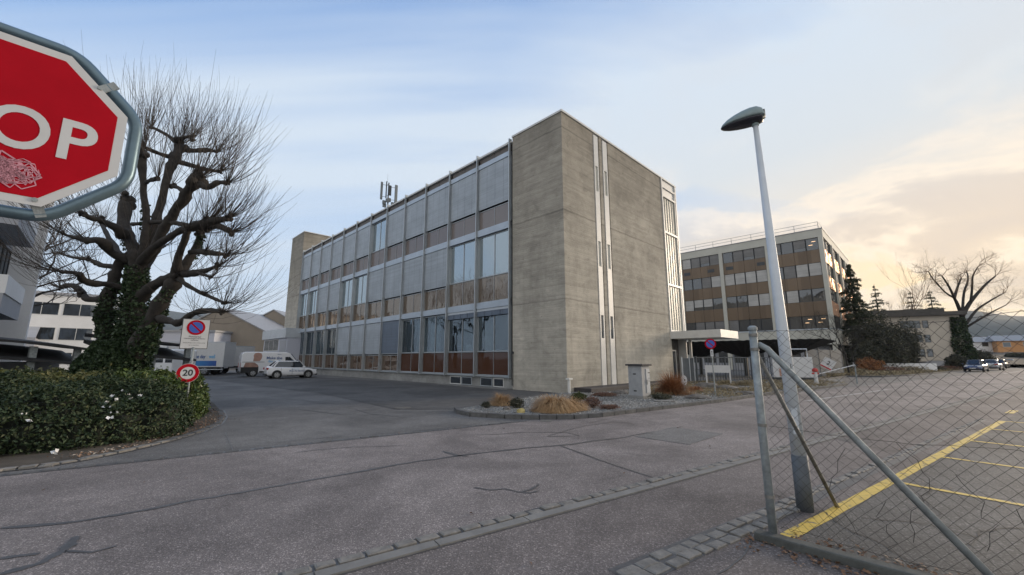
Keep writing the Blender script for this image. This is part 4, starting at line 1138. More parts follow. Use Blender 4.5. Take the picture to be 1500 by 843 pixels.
MB().box(-W_-.03, W_+.03, -D_-.04, D_+.04, -.05, .12).build('plinth', 'conc_plinth', t)
pv = gp(975, 590); tag(MB().box(-.38, .38, -.22, .22, 0, .03).build('paving_slab', 'strip', bevel=.01), 'pale flat slab lying in the gravel next to the cabinet', 'paving slab').location = (pv.x-.1, pv.y, .055)

# white board on posts
pA = gp(1036, 565.5); pB = gp(1071, 566.5)
bdv = (pB-pA); Lb = bdv.length; bdv.normalize(); bn = bdv.cross(Z3); 
if bn.y > 0: bn = -bn
t = thing('sign_board', 'blank white horizontal board on two white posts in front of the charcoal railing', 'board', (pA.x, pA.y, 0))
for q in (pA, pB): MB().obox(q+Z3*.62, bdv, bn, Z3, .04, .04, .62).build('post', 'sign_white', t, world=True)
MB().obox((pA+pB)/2+Z3*1.02+bn*.045, bdv, bn, Z3, Lb/2+.05, .015, .22).build('board', 'sign_white', t, world=True)
# small round plate near the orange grass
q = gp(1003.5, 577); pn = -Vector((q.x, q.y, 0)).normalized(); pr = Z3.cross(pn).normalized()
t = thing('marker_plate', 'small round white marker plate leaning beside the rust-orange grass', 'marker', (q.x, q.y, 0))
fixn(MB().disc(Vector((q.x, q.y, .62)), pn+pr*.5, .15, .006, 28, ry=.23).build('disc', 'sign_white', t, world=True))
MB().tube([Vector((q.x, q.y, 0)), Vector((q.x, q.y, .5))], .015, 6).build('stake', 'galv', t, world=True)
MB().obox(Vector((q.x, q.y, .63))+(pn+pr*.5).normalized()*.010, pr+Z3, Z3-pr, pn, .05, .03, .001).build('mark', 'sign_black', t, world=True)

# charcoal bar railing and gate by the entrance
ra = at(1003, 560, 27.5); rb = at(1175, 560, 33.5); ra.z = rb.z = 0
def railing(name, label, A, B_, h, mat, bars=.17, posts=3.0):
    d_ = (B_-A); L_ = d_.length; d_.normalize(); n_ = d_.cross(Z3)
    t = thing(name, label, 'railing', tuple(A))
    mb = MB(); k = int(L_/bars)
    for i in range(k+1): mb.obox(A+d_*(i*bars)+Z3*(h/2+.06), d_, n_, Z3, .018, .012, h/2-.08)
    mb.build('bar_panel', mat, t, world=True)
    rl = MB()
    for z in (.14, h): rl.obox(A+d_*L_/2+Z3*z, d_, n_, Z3, L_/2, .025, .03)
    rl.build('rail', mat, t, world=True)
    i = 0
    while i*posts <= L_: MB().obox(A+d_*(i*posts)+Z3*(h/2+.03), d_, n_, Z3, .04, .04, h/2+.05).build('post', mat, t, world=True); i += 1
    return t
railing('railing', 'charcoal vertical-bar railing in front of the black carports', ra+Vector((.9, .1, 0)), rb, 1.72, 'fence_dark', .30)
da = ra-(rb-ra).normalized()*.3
t = thing('service_gate', 'grey sheet metal gate with a pale frame beside the entrance door', 'gate', tuple(ra))
e_ = (rb-ra).normalized()
MB().obox(ra+e_*.30+Z3*.85, e_, e_.cross(Z3), Z3, .42, .02, .82).build('leaf', 'gate_grey', t, world=True)
for s_ in (-.14, .55, .98): MB().obox(ra+e_*s_+Z3*.88, e_, e_.cross(Z3), Z3, .035, .035, .88).build('post', 'alu_light', t, world=True)
MB().obox(ra+e_*.76+Z3*.85, e_, e_.cross(Z3), Z3, .18, .02, .82).build('side_leaf', 'gate_grey', t, world=True)
# white box panel and grey gate behind the lamp
q = gp(1160, 563.5); qe = azd(118)
ac = at(1158, 553, 31.5)
t = thing('skip_container', 'white box container with a printed spot, behind the lamp column', 'container', (ac.x, ac.y, 0), R(-12))
MB().box(-1.35, 1.35, -.6, .6, .25, 1.75).build('body', 'sign_white', t, bevel=.02)
MB().box(-.95, -.35, -.612, -.602, .35, .9).build('print', 'ad_skin', t); MB().box(-1.35, 1.35, -.55, .55, .0, .25).build('skid', 'dark_metal', t)
MB().tube([(-.2, 0, 1.75), (-.2, 0, 2.35), (1.3, 0, 2.35), (1.3, 0, 1.6)], .05, 8).build('guard_tube', 'alu_light', t)
ga = at(1184, 555, 36.5); gb = at(1237, 552, 41.0); ga.z = gb.z = 0
e_ = (gb-ga).normalized(); L_ = (gb-ga).length
t = thing('sliding_gate', 'closed grey sheet metal sliding gate beside the cream office ground floor', 'gate', tuple(ga))
for i in range(3): MB().obox(ga+e_*L_*(i+.5)/3+Z3*1.25, e_, e_.cross(Z3), Z3, L_/6-.02, .03, 1.2).build('leaf', 'gate_grey', t, world=True)
for i in range(4): MB().obox(ga+e_*L_*i/3+Z3*1.28, e_, e_.cross(Z3), Z3, .05, .05, 1.3).build('post', 'dark_metal', t, world=True)

# hydrant with its tilted number plate
q = gp(1196.5, 564.5)
t = thing('hydrant', 'white hydrant with red cap standing at the kerb by the side drive', 'hydrant', (q.x, q.y, 0))
MB().tube([(0, 0, 0), (0, 0, .12), (0, 0, .16), (0, 0, .85)], [.17, .17, .105, .10], 14).build('barrel', 'sign_white', t)
MB().tube([(0, 0, .82), (0, 0, .88), (0, 0, .98), (0, 0, 1.05)], [.15, .17, .15, .07], 14).build('cap', 'red_paint', t)
for s_ in (-1, 1): MB().tube([(0, 0, .72), (.2*s_, 0, .72)], .055, 10).build('outlet', 'red_paint', t)
q2 = at(1210, 520, 26.5); pn = -Vector((q2.x, q2.y, 0)).normalized(); pr = Z3.cross(pn).normalized()
t = thing('barrier_sign', 'tilted white square plate with a number and red edge on a red and white bar', 'sign', (q2.x, q2.y, 0))
pa_ = at(1196, 549, 26.5); pb_ = at(1252, 535, 27.5)
MB().tube([Vector((pa_.x, pa_.y, 0)), Vector((pa_.x, pa_.y, pa_.z))], .05, 8).build('stand', 'galv', t, world=True)
MB().tube([pa_, pb_], .028, 8).build('bar', 'sign_white', t, world=True)
MB().tube([pb_, Vector((pb_.x, pb_.y, 0))], .04, 8).build('stand', 'galv', t, world=True)
a1 = (pr*cos(R(-33))+Z3*sin(R(-33))); a2 = a1.cross(pn)*-1
pc2 = at(1213, 533, 26.4)
pt = MB().obox(pc2, a1, a2, pn, .32, .32, .012).build('plate', 'sign_white', t, world=True, bevel=.004)
MB().obox(pc2+pn*.014-a2*.27, a1, a2, pn, .31, .035, .001).build('red_edge', 'sign_red', pt, world=True)
text('lettering', '2', .36, 'sign_black', pt, frame_matrix(pc2+pn*.016+a2*.03, a1, pn), .006, .001)
# ------------------------------------------------------------------ vegetation
def leafcloud(mb, pts, size, flat_=.0, up=.4, jitter=1.0, asp=.6):
    for p in pts:
        n = Vector((random.gauss(0, 1), random.gauss(0, 1), random.gauss(0, 1)+up)).normalized()
        a = n.orthogonal().normalized(); a = Matrix.Rotation(random.uniform(0, 2*pi), 3, n) @ a; b = n.cross(a)
        s = size*random.uniform(.55, 1.3)
        mb.face([p-a*s*.5, p+b*s*asp*.45+n*s*.12, p+a*s*.5, p-b*s*asp*.45+n*s*.12])
def hedge(name, label, poly, h, n, size, leafmat, core='hedge_core', edge=.35, lump=.18, seed=1, fill=.8, zb=0.0):
    """clipped mass of leaves over a ground polygon"""
    random.seed(seed)
    xs = [p[0] for p in poly]; ys = [p[1] for p in poly]
    def inside(x, y):
        c = False; k = len(poly)
        for i in range(k):
            x1, y1 = poly[i]; x2, y2 = poly[(i+1) % k]
            if (y1 > y) != (y2 > y) and x < (x2-x1)*(y-y1)/(y2-y1)+x1: c = not c
        return c
    def dist(x, y):
        m = 9
        for i in range(len(poly)):
            a = Vector(poly[i]); b = Vector(poly[(i+1) % len(poly)]); ab = b-a; t_ = max(0, min(1, (Vector((x, y))-a).dot(ab)/ab.dot(ab)))
            m = min(m, (a+ab*t_-Vector((x, y))).length)
        return m
    def top(x, y):
        e = min(1, dist(x, y)/edge); hh = h(x, y) if callable(h) else h
        return hh*(sqrt(max(0, 1-(1-e)**2))*.75+.25)+lump*1.3*noise.noise(Vector((x*1.3, y*1.3, seed)))+lump*.9*noise.noise(Vector((x*3.6, y*3.6, seed)))
    pts = []; area_pts = []
    while len(pts) < n:
        x = random.uniform(min(xs), max(xs)); y = random.uniform(min(ys), max(ys))
        if not inside(x, y): continue
        d_ = dist(x, y); T = top(x, y)
        if d_ < .22 or random.random() < .25:
            z = T*random.random()**.8
        else: z = T-abs(random.gauss(0, .05))+(random.random()**3*.16 if random.random() < .12 else 0)
        ox = random.gauss(0, .03)
        pts.append(Vector((x+ox, y+random.gauss(0, .03), max(.02, z+zb))))
    root = thing(name, label, 'hedge', (sum(xs)/len(xs), sum(ys)/len(ys), 0), 0)
    mb = MB(); leafcloud(mb, pts, size); mb.build('foliage', leafmat, root, world=True)
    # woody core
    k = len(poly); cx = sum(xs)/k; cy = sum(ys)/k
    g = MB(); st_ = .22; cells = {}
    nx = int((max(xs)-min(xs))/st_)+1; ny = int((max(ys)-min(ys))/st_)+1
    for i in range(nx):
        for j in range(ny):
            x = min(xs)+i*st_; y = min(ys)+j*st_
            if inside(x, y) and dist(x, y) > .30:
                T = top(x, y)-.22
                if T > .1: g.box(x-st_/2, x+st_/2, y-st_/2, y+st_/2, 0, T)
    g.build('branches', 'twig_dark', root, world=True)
    return root
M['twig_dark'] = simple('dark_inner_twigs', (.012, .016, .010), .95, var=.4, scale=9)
GP = lambda x, y: tuple(gp(x, y)[:2])
front = [GP(-60, 690), GP(0, 672), GP(60, 667), GP(130, 659), GP(200, 650), GP(262, 640), GP(285, 625), (-9.0, 11.2), (-10.5, 11.6), (-13, 9.5), (-13.5, 6.5)]
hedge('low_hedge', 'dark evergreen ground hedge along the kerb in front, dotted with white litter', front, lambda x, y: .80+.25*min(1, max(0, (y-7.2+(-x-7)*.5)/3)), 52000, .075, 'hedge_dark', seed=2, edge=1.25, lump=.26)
laur = [GP(222, 628), GP(262, 626), GP(306, 610), (-8.95, 13.3), (-10.3, 14.0), (-12.2, 12.6), (-11.3, 10.6), (-9.2, 10.3)]
laur = [(-8.25, 10.3), (-8.45, 11.4), (-9.3, 12.9), (-10.2, 13.8), (-12.0, 12.6), (-10.6, 10.5), (-9.2, 9.9)]
hedge('laurel_hedge', 'brighter green rounded laurel hedge at the right end, around the sign pole', laur, 1.12, 21000, .105, 'hedge_laurel', seed=5, edge=.45, lump=.22)
back = [(-9.6, 10.2), (-11.4, 12.6), (-19, 15.5), (-24, 14.5), (-20, 9.5), (-13, 8.9)]
hedge('olive_hedge', 'olive green hedge in front of the dark shelter roof, behind the low hedge', back, 1.12, 34000, .11, 'hedge_yellow', seed=8, edge=.5, lump=.25)
# white litter caught on the hedge
random.seed(21); lt_ = MB()
for (x, y, Y) in ((30, 598, 8.4), (36, 606, 8.2), (38, 617, 8.1), (78, 588, 9.5), (150, 590, 9.1), (155, 596, 9), (165, 580, 9.4), (172, 585, 9.3), (180, 572, 9.8), (188, 578, 9.6), (193, 584, 9.5), (204, 580, 9.6), (130, 575, 10), (215, 560, 10.4), (162, 612, 8.5), (168, 604, 8.6), (45, 560, 10), (226, 558, 10.4), (112, 592, 9.2), (100, 561, 10.5)):
    p = at(x, y, Y-.7); leafcloud(lt_, [p+Vector((random.uniform(-.05, .05), random.uniform(-.05, .05), .0)) for _ in range(3)], .065, asp=1.0)
p = gp(77, 668); leafcloud(lt_, [Vector((p.x, p.y, .06)), Vector((p.x+.05, p.y, .05)), Vector((p.x+.02, p.y+.03, .08))], .08, asp=1)
tag(lt_.build('paper_litter', 'petal'), 'small white scraps scattered over the dark low hedge', 'litter', kind='stuff')

# ---- pollarded tree
def limb_pts(px, Y0, Y1):
    n = len(px); return [at(x, y, Y0+(Y1-Y0)*i/(n-1)) for i, (x, y) in enumerate(px)]
YT = 13.0
tb = at(190, 560, YT); tb.z = 0
tr = thing('pollarded_tree', 'large bare pollarded tree with knobbly limbs and long thin shoots, ivy at its foot', 'tree', tuple(tb))
trunk = MB(); random.seed(4)
def spline(pts, rad, n=5):
    o = []; ro = []
    P_ = [pts[0]]+pts+[pts[-1]]
    for i in range(1, len(P_)-2):
        for k in range(n):
            u = k/n; a, b, c, d_ = P_[i-1], P_[i], P_[i+1], P_[i+2]
            q = .5*((2*b)+(-a+c)*u+(2*a-5*b+4*c-d_)*u*u+(-a+3*b-3*c+d_)*u**3)
            o.append(q); ro.append(rad[i-1]+(rad[min(i, len(rad)-1)]-rad[i-1])*u)
    o.append(pts[-1]); ro.append(rad[-1]); return o, ro
def limb(px, rpx, Y0, Y1, k=10, knob=None):
    pts = limb_pts(px, Y0, Y1); rad = [r*.0160 for r in rpx]
    o, ro = spline(pts, rad)
    ro = [r*(1+.30*noise.noise(Vector((q.x*4, q.y*4, q.z*4)))+.2*noise.noise(Vector((q.x*9, q.y*9, q.z*9)))) for q, r in zip(o, ro)]
    o = [q+Vector((noise.noise(q*2.2), noise.noise(q*2.2+Vector((5, 0, 0))), 0))*min(.06, ro[i]*.5) for i, q in enumerate(o)]
    trunk.tube(o, ro, k); return pts
def knuckle(p, r, n=5):
    """lumpy pollard head"""
    for i in range(n):
        c = p+Vector((random.gauss(0, .5), random.gauss(0, .5), random.gauss(0, .5)))*r*.8
        rr = r*random.uniform(.35, .7); pts = []; 
        trunk.tube([c-Vector((0, 0, rr)), c-Vector((0, 0, rr*.6)), c, c+Vector((0, 0, rr*.6)), c+Vector((0, 0, rr))], [rr*.3, rr*.8, rr, rr*.8, rr*.3], 7)
heads = []
def H_(px, Y, r=.16, n=30): heads.append((at(px[0], px[1], Y), r, n))
# stems
limb([(188, 600), (190, 560), (193, 510), (197, 455), (200, 400), (205, 368)], [26, 22, 19, 17, 15, 14], YT, YT)
limb([(176, 560), (155, 500), (153, 450), (166, 420), (172, 392), (190, 372)], [14, 13, 11, 10, 9, 10], YT+.2, YT)
limb([(195, 520), (218, 476), (238, 440), (256, 412), (258, 402)], [16, 13, 12, 13, 10], YT-.3, YT-.6)
limb([(205, 440), (218, 424), (238, 412), (258, 404)], [12, 9, 9, 10], YT, YT-.6)
limb([(205, 400), (210, 376), (213, 343), (214, 307), (209, 262), (210, 226)], [13, 10, 7, 6, 6, 8], YT, YT-.3)
limb([(200, 380), (190, 350), (181, 330), (184, 298)], [14, 12, 11, 13], YT, YT+.9)
limb([(208, 390), (224, 349), (233, 307), (245, 259), (255, 235), (262, 214)], [13, 9, 7, 8, 11, 9], YT, YT+1.0)
limb([(208, 385), (221, 373), (241, 335), (258, 307), (274, 282), (287, 265)], [12, 9, 8, 9, 10, 13], YT, YT-1.2)
limb([(208, 385), (221, 366), (248, 349), (269, 336), (300, 328), (332, 320)], [9, 8, 6, 6, 9, 4], YT-.2, YT-1.8)
limb([(285, 330), (318, 331), (338, 340)], [8, 6, 4], YT-1.2, YT-1.9)
limb([(195, 329), (225, 326), (251, 326), (290, 334)], [4, 4, 4, 6], YT+.2, YT-1)
limb([(257, 405), (265, 369), (274, 338)], [10, 6, 6], YT-.6, YT-1.3)
limb([(258, 405), (270, 392), (282, 373), (298, 336)], [10, 8, 7, 6], YT-.6, YT-.2)
limb([(268, 402), (293, 399), (304, 396), (318, 390)], [7, 6, 4, 3], YT-.6, YT-1.8)
limb([(290, 400), (300, 403), (309, 407)], [3, 2.5, 2], YT-1.2, YT-2)
limb([(280, 370), (292, 369), (308, 371), (331, 373)], [5, 5, 5, 3], YT-.8, YT-1.5)
limb([(262, 408), (274, 418), (296, 430), (312, 437), (328, 444)], [6, 4, 3.5, 3, 2], YT-.6, YT-2)
limb([(232, 466), (246, 470), (262, 473), (285, 459), (305, 455), (325, 457)], [7, 6, 6, 5, 4, 3], YT-.4, YT-2.2)
limb([(263, 205), (269, 202), (279, 200), (281, 206)], [6, 4, 3.5, 4], YT+1, YT+.5)
limb([(264, 218), (284, 221), (304, 220), (318, 223)], [6, 5, 5, 3], YT+1, YT+1.6)
limb([(262, 238), (276, 241), (296, 247), (321, 252)], [6, 5, 4, 3], YT+1, YT+.2)
limb([(290, 268), (303, 275), (317, 268), (334, 268)], [7, 5, 5, 3], YT-1.2, YT-1.6)
limb([(258, 230), (244, 229), (226, 222), (210, 215)], [5, 4, 4, 3], YT+1, YT)
limb([(262, 212), (246, 199), (230, 190), (222, 187)], [5, 4, 3.5, 3], YT+1, YT+1.4)
limb([(272, 286), (262, 276), (251, 273)], [5, 4, 3], YT-1, YT-.6)
limb([(213, 268), (222, 264), (231, 262)], [4, 4, 5], YT-.2, YT-1)
limb([(180, 345), (170, 334), (150, 324), (134, 320), (122, 314)], [12, 7, 5, 5, 4], YT, YT-1.2)
limb([(190, 382), (166, 372), (154, 358), (140, 352), (126, 353), (98, 345)], [9, 7, 9, 6, 4, 2.5], YT, YT-1.5)
limb([(168, 391), (150, 389), (141, 385), (128, 380), (110, 378), (92, 373)], [5, 5, 5, 4, 3, 2], YT, YT+1.3)
limb([(188, 424), (160, 417), (138, 416), (122, 410), (114, 401), (90, 398)], [6, 5, 6, 6, 4, 2.5], YT, YT-1.7)
limb([(156, 436), (140, 439), (126, 437), (116, 425), (104, 418), (88, 421)], [8, 7, 6, 6, 5, 3], YT, YT+.6)
limb([(200, 420), (212, 400), (228, 372), (240, 360)], [8, 5, 4, 3], YT, YT+2.2)
limb([(196, 400), (180, 380), (160, 350), (150, 330)], [8, 6, 5, 4], YT, YT+2.4)
for px, Y, r, n in (((210, 226), YT-.3, .2, 46), ((184, 298), YT+.9, .28, 42), ((262, 214), YT+1, .24, 54), ((287, 265), YT-1.2, .27, 56), ((256, 233), YT+1, .2, 24),
    ((303, 327), YT-1.4, .25, 46), ((332, 320), YT-1.8, .13, 26), ((338, 340), YT-1.9, .12, 26), ((258, 403), YT-.6, .2, 16), ((274, 338), YT-1.3, .13, 26), ((290, 340), YT-.5, .14, 24),
    ((318, 390), YT-1.8, .1, 26), ((309, 407), YT-2, .07, 16), ((331, 373), YT-1.5, .1, 26), ((300, 370), YT-1.2, .1, 14), ((328, 444), YT-2, .07, 22), ((296, 430), YT-1.5, .07, 12), ((325, 457), YT-2.2, .08, 20), ((285, 459), YT-1.5, .09, 14),
    ((281, 203), YT+.5, .1, 22), ((318, 223), YT+1.6, .1, 28), ((300, 220), YT+1.3, .1, 14), ((321, 252), YT+.2, .1, 28), ((334, 268), YT-1.6, .09, 28), ((210, 215), YT, .1, 20), ((222, 187), YT+1.4, .09, 24), ((251, 273), YT-.6, .1, 10), ((231, 262), YT-1, .1, 16),
    ((122, 314), YT-1.2, .1, 26), ((150, 324), YT-.6, .12, 16), ((98, 345), YT-1.5, .07, 22), ((128, 352), YT-1, .12, 20), ((92, 373), YT+1.3, .06, 22), ((130, 380), YT+.6, .1, 14), ((90, 398), YT-1.7, .07, 22), ((115, 402), YT-1.4, .12, 16), ((88, 421), YT+.6, .07, 22), ((116, 428), YT+.2, .12, 16), ((240, 360), YT+2.2, .1, 24), ((150, 330), YT+2.4, .12, 24), ((143, 385), YT+.5, .1, 10), ((205, 380), YT, .2, 30)):
    p = at(px[0], px[1], Y); knuckle(p, r*.9, 11 if r > .15 else 6); heads.append((p, r, n))
fixn(trunk.build('trunk', 'bark', tr, world=True, smooth=True))
tw_ = MB(); cc = at(215, 370, YT)
for p, r, n in heads:
    n = int(n*1.25)
    for i in range(n):
        outd = (p-cc); outd.z *= .62
        outd = outd.normalized() if outd.length > .3 else Vector((0, 0, 1))
        d_ = (outd*1.0+Vector((random.gauss(0, .45), random.gauss(0, .5), random.gauss(0, .42)+.25))).normalized()
        if d_.z < -.15: d_.z *= .3; d_.normalize()
        L_ = random.uniform(1.0, 3.0)*(1.15 if outd.z > .5 else 1.0)*(.8 if p.x < -14.2 else .74 if p.x > -9.4 else 1)
        q = p+d_*r*.6; pts = [q]; seg = 7
        for k in range(seg):
            d_ = (d_+Vector((random.gauss(0, .05), random.gauss(0, .07), .165+random.gauss(0, .05)))).normalized()
            q = q+d_*L_/seg; pts.append(q)
        rb_ = random.uniform(.006, .010)
        tw_.tube(pts, [rb_*(1-.72*k/seg) for k in range(seg+1)], 3, cap=False)
        if random.random() < .55:
            k = random.randint(1, 4); q = pts[k]; dd_ = (pts[k+1]-pts[k]).normalized(); dd_ = (dd_+Vector((random.gauss(0, .5), random.gauss(0, .5), .2))).normalized(); p2 = [q]
            for m_ in range(4): dd_ = (dd_+Vector((0, 0, .15))).normalized(); q = q+dd_*L_*.13; p2.append(q)
            tw_.tube(p2, [rb_*.6*(1-.15*m_) for m_ in range(5)], 3, cap=False)
tw_.build('shoots', 'twig', tr, world=True)
# ivy: clothing the stems and a wide skirt at the foot
iv = MB(); pts = []
def shell(px0, px1, Y, r0, r1, n, zsc=1):
    a = at(*px0, Y); b = at(*px1, Y)
    for i in range(n):
        u = random.random(); c = a.lerp(b, u); r = (r0+(r1-r0)*u)*.0140*random.uniform(.75, 1.25); an = random.uniform(0, 2*pi)
        pts.append(c+Vector((cos(an)*r, sin(an)*r, random.uniform(-.05, .05))))
shell((190, 560), (196, 470), YT, 34, 25, 3600); shell((196, 470), (201, 392), YT, 25, 18, 2600)
shell((172, 540), (154, 455), YT+.1, 24, 17, 2200); shell((154, 455), (168, 412), YT+.1, 16, 11, 500)
shell((205, 520), (236, 445), YT-.3, 24, 13, 1800); shell((236, 445), (254, 418), YT-.5, 13, 10, 200)
shell((213, 343), (213, 300), YT-.1, 8, 7, 130); shell((282, 380), (298, 340), YT-.3, 8, 7, 130); shell((201, 392), (181, 340), YT+.3, 14, 10, 260)
for i in range(15000):
    # skirt: lumpy mound
    an = random.uniform(0, 2*pi); u = random.random()**.5; hgt = 2.15
    z = random.uniform(.25, hgt); rr = (1.18-.80*(z/hgt)**1.1)*(1+.25*noise.noise(Vector((cos(an)*2, sin(an)*2, z*1.6))))
    rr *= random.uniform(.88, 1.05); pts.append(Vector((tb.x-.30+cos(an)*rr*1.05, tb.y-.5+sin(an)*rr*.8, z)))
leafcloud(iv, pts, .095, asp=.9)
iv.build('ivy', 'ivy', tr, world=True)
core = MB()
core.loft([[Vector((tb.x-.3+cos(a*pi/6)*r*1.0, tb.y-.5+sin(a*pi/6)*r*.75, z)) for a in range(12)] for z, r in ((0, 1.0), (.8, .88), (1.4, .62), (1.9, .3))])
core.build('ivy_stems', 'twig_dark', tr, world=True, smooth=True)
# thin understorey sapling left of the trunk
def branchtree(mbT, mbt, p, d_, L_, r, depth, spread=.5, up=.12, nmin=2, nmax=3, rt=.02, k=5, bend=.12):
    seg = 3; pts = [p]; q = p
    for i in range(seg):
        d_ = (d_+Vector((random.gauss(0, bend), random.gauss(0, bend), random.gauss(0, bend*.6)+up*.3))).normalized(); q = q+d_*L_/seg; pts.append(q)
    tgt = mbT if r > rt else mbt
    tgt.tube(pts, [r, r*.9, r*.8, r*.7], k if r > rt else 3, cap=False)
    if depth == 0: return
    for i in range(random.randint(nmin, nmax)):
        dn = (d_+Vector((random.gauss(0, spread), random.gauss(0, spread), random.gauss(0, spread*.7)+up))).normalized()
        st_ = pts[-1] if i == 0 or random.random() < .5 else pts[random.randint(1, 2)]
        branchtree(mbT, mbt, st_, dn, L_*random.uniform(.62, .88), r*random.uniform(.5, .68), depth-1, spread, up, nmin, nmax, rt, k, bend)
def bare_tree(name, label, base, h, r, depth, spread=.5, up=.15, mat='twig', seed=1, group=None, tmat='bark', nmax=3, lean=(0, 0, 1), bl=.32, cat='tree', nmin=2, rt=None):
    random.seed(seed); t = thing(name, label, cat, tuple(base), 0, group)
    a, b = MB(), MB(); branchtree(a, b, Vector((0, 0, -.05)), Vector(lean).normalized(), h*bl, r, depth, spread, up, nmin, nmax, rt or r*.12)
    if a.f: a.build('trunk', tmat, t)
    if b.f: b.build('twigs', mat, t)
    return t
p = at(106, 500, 15.5); bare_tree('sapling', 'thin twiggy sapling between the ivy trunk and the shelter roof', (p.x, p.y, 0), 4.6, .03, 6, .55, .2, 'ivy', 31, tmat='twig', cat='sapling')

# ---- ornamental grasses and small plants of the gravel bed
def tuft(name, label, px, Y, r, h, n, mat, seed, droop=1.0, group='clumps of dry ornamental grass', cat='grass clump', w=.006):
    random.seed(seed); c = at(*px, Y); t = thing(name, label, cat, (c.x, c.y, .05), 0, group)
    mb = MB()
    for i in range(n):
        an = random.uniform(0, 2*pi); rr = r*.35*sqrt(random.random()); p = Vector((cos(an)*rr, sin(an)*rr, 0)); an += random.gauss(0, .5)
        out_ = Vector((cos(an), sin(an), 0)); tilt = random.random()**.7
        th = tilt*1.25; L_ = h*random.uniform(.85, 1.25)*(1.25-.25*tilt); d_ = Vector((out_.x*sin(th), out_.y*sin(th), cos(th))); q = p; pts = [q]
        for k in range(5):
            d_ = (d_+out_*.10*droop-Vector((0, 0, .17*droop*(k+.6)))).normalized(); q = q+d_*L_/5; 
            if q.z < .02: q.z = .02
            pts.append(q.copy())
        sd2 = out_.cross(Vector((0, 0, 1))); ww = w*random.uniform(.6, 1.4)
        for k in range(5):
            a = ww*(1-k/5.5); b = ww*(1-(k+1)/5.5)
            mb.face([pts[k]-sd2*a, pts[k]+sd2*a, pts[k+1]+sd2*b, pts[k+1]-sd2*b])
    mb.build('blades', mat, t); return t
def gY(x, y): return gp(x, y).y
tuft('grass_clump', 'dome of drooping straw-coloured grass, largest in the gravel corner', (812, 605), gY(812, 605), .55, .66, 3800, 'grass_tan', 1, 1.15, w=.009)
tuft('grass_clump', 'straw-coloured grass tuft just right of the largest grass dome', (838, 603), gY(838, 603), .36, .50, 2000, 'grass_tan', 2, 1.2, w=.009)
tuft('grass_clump', 'upright straw-coloured grass tuft at the left end of the gravel corner', (735, 596), gY(735, 596), .36, .44, 2000, 'grass_tan', 3, .8, w=.008)
tuft('grass_clump', 'rust-orange upright grass clump in front of the entrance door', (985, 580), gY(985, 580), .50, .85, 2300, 'grass_orange', 4, .42, w=.009)
tuft('grass_clump', 'low pale orange grass beside the round marker plate', (1017, 576), gY(1017, 576), .5, .38, 1200, 'grass_orange', 5, 1, w=.008)
tuft('grass_clump', 'pale dry grass clump behind the flat boulders', (1063, 566), gY(1063, 566), .5, .45, 900, 'grass_pale', 6, 1, w=.01)
tuft('grass_clump', 'pale dry grass clump at the foot of the charcoal railing', (1092, 566), gY(1092, 566), .8, .42, 1200, 'grass_pale', 7, 1, w=.01)
tuft('grass_clump', 'small pale grass tuft at the wall corner beside the white vent pipe', (845, 588), gY(845, 588), .22, .30, 500, 'grass_pale', 8, 1)
def bush(name, label, px, Y, rx, ry, rz, n, size, mat, seed, group=None, cat='shrub', zc=None, base_z=.05, hollow=.55):
    random.seed(seed); c = at(*px, Y); t = thing(name, label, cat, (c.x, c.y, base_z), 0, group)
    mb = MB(); pts = []
    while len(pts) < n:
        v = Vector((random.gauss(0, 1), random.gauss(0, 1), random.gauss(0, 1))).normalized()*random.uniform(hollow, 1)
        s = 1+.55*noise.noise(v*2.2+Vector((seed, 0, 0)))+.3*noise.noise(v*5+Vector((0, seed, 0)))
        p = Vector((v.x*rx*s, v.y*ry*s, rz+v.z*rz*s))
        if p.z > 0: pts.append(p)
    leafcloud(mb, pts, size); mb.build('foliage', mat, t)
    cr = MB(); 
    for i in range(8):
        an = i*.8; cr.tube([(0, 0, 0), (cos(an)*rx*.4, sin(an)*ry*.4, rz*.8), (cos(an)*rx*.8, sin(an)*ry*.8, rz*1.5)], [.03*rz+.005, .02*rz+.004, .003], 4)
    cr.build('stems', 'bark', t)
    return t
bush('shrub', 'small dark green shrub beside the yellow boulder', (756, 600), gY(756, 600), .26, .2, .16, 1500, .05, 'bush', 11, 'small shrubs of the gravel corner')
bush('shrub', 'low dark shrub at the left tip of the gravel corner', (712, 600), gY(712, 600), .16, .14, .10, 700, .045, 'bush', 12, 'small shrubs of the gravel corner')
bush('shrub', 'reddish brown dried plant right of the grass domes', (868, 600), gY(868, 600), .28, .22, .18, 1700, .04, 'heather', 13, 'small shrubs of the gravel corner')
bush('shrub', 'low reddish plants between grass domes and cabinet', (893, 602), gY(893, 602), .34, .25, .07, 1300, .04, 'heather', 14, 'small shrubs of the gravel corner')
bush('shrub', 'green leafy plant behind the grass domes at the wall corner', (848, 590), gY(848, 590), .3, .25, .16, 1200, .06, 'lawn', 15, 'small shrubs of the gravel corner')
bush('shrub', 'grey-brown creeping plant left of the cabinet in the gravel', (885, 583), gY(885, 583), .55, .3, .09, 1500, .05, 'heather', 16, 'small shrubs of the gravel corner')
bush('shrub', 'dark low creeping shrub right of the cabinet', (968, 588), gY(968, 588), .45, .3, .12, 1700, .05, 'bush', 17, 'small shrubs of the gravel corner')
bush('shrub', 'tawny shrub behind the cabinet at the slate ledge', (975, 577), gY(975, 577), .5, .4, .12, 1200, .06, 'heather', 18, 'small shrubs of the gravel corner')
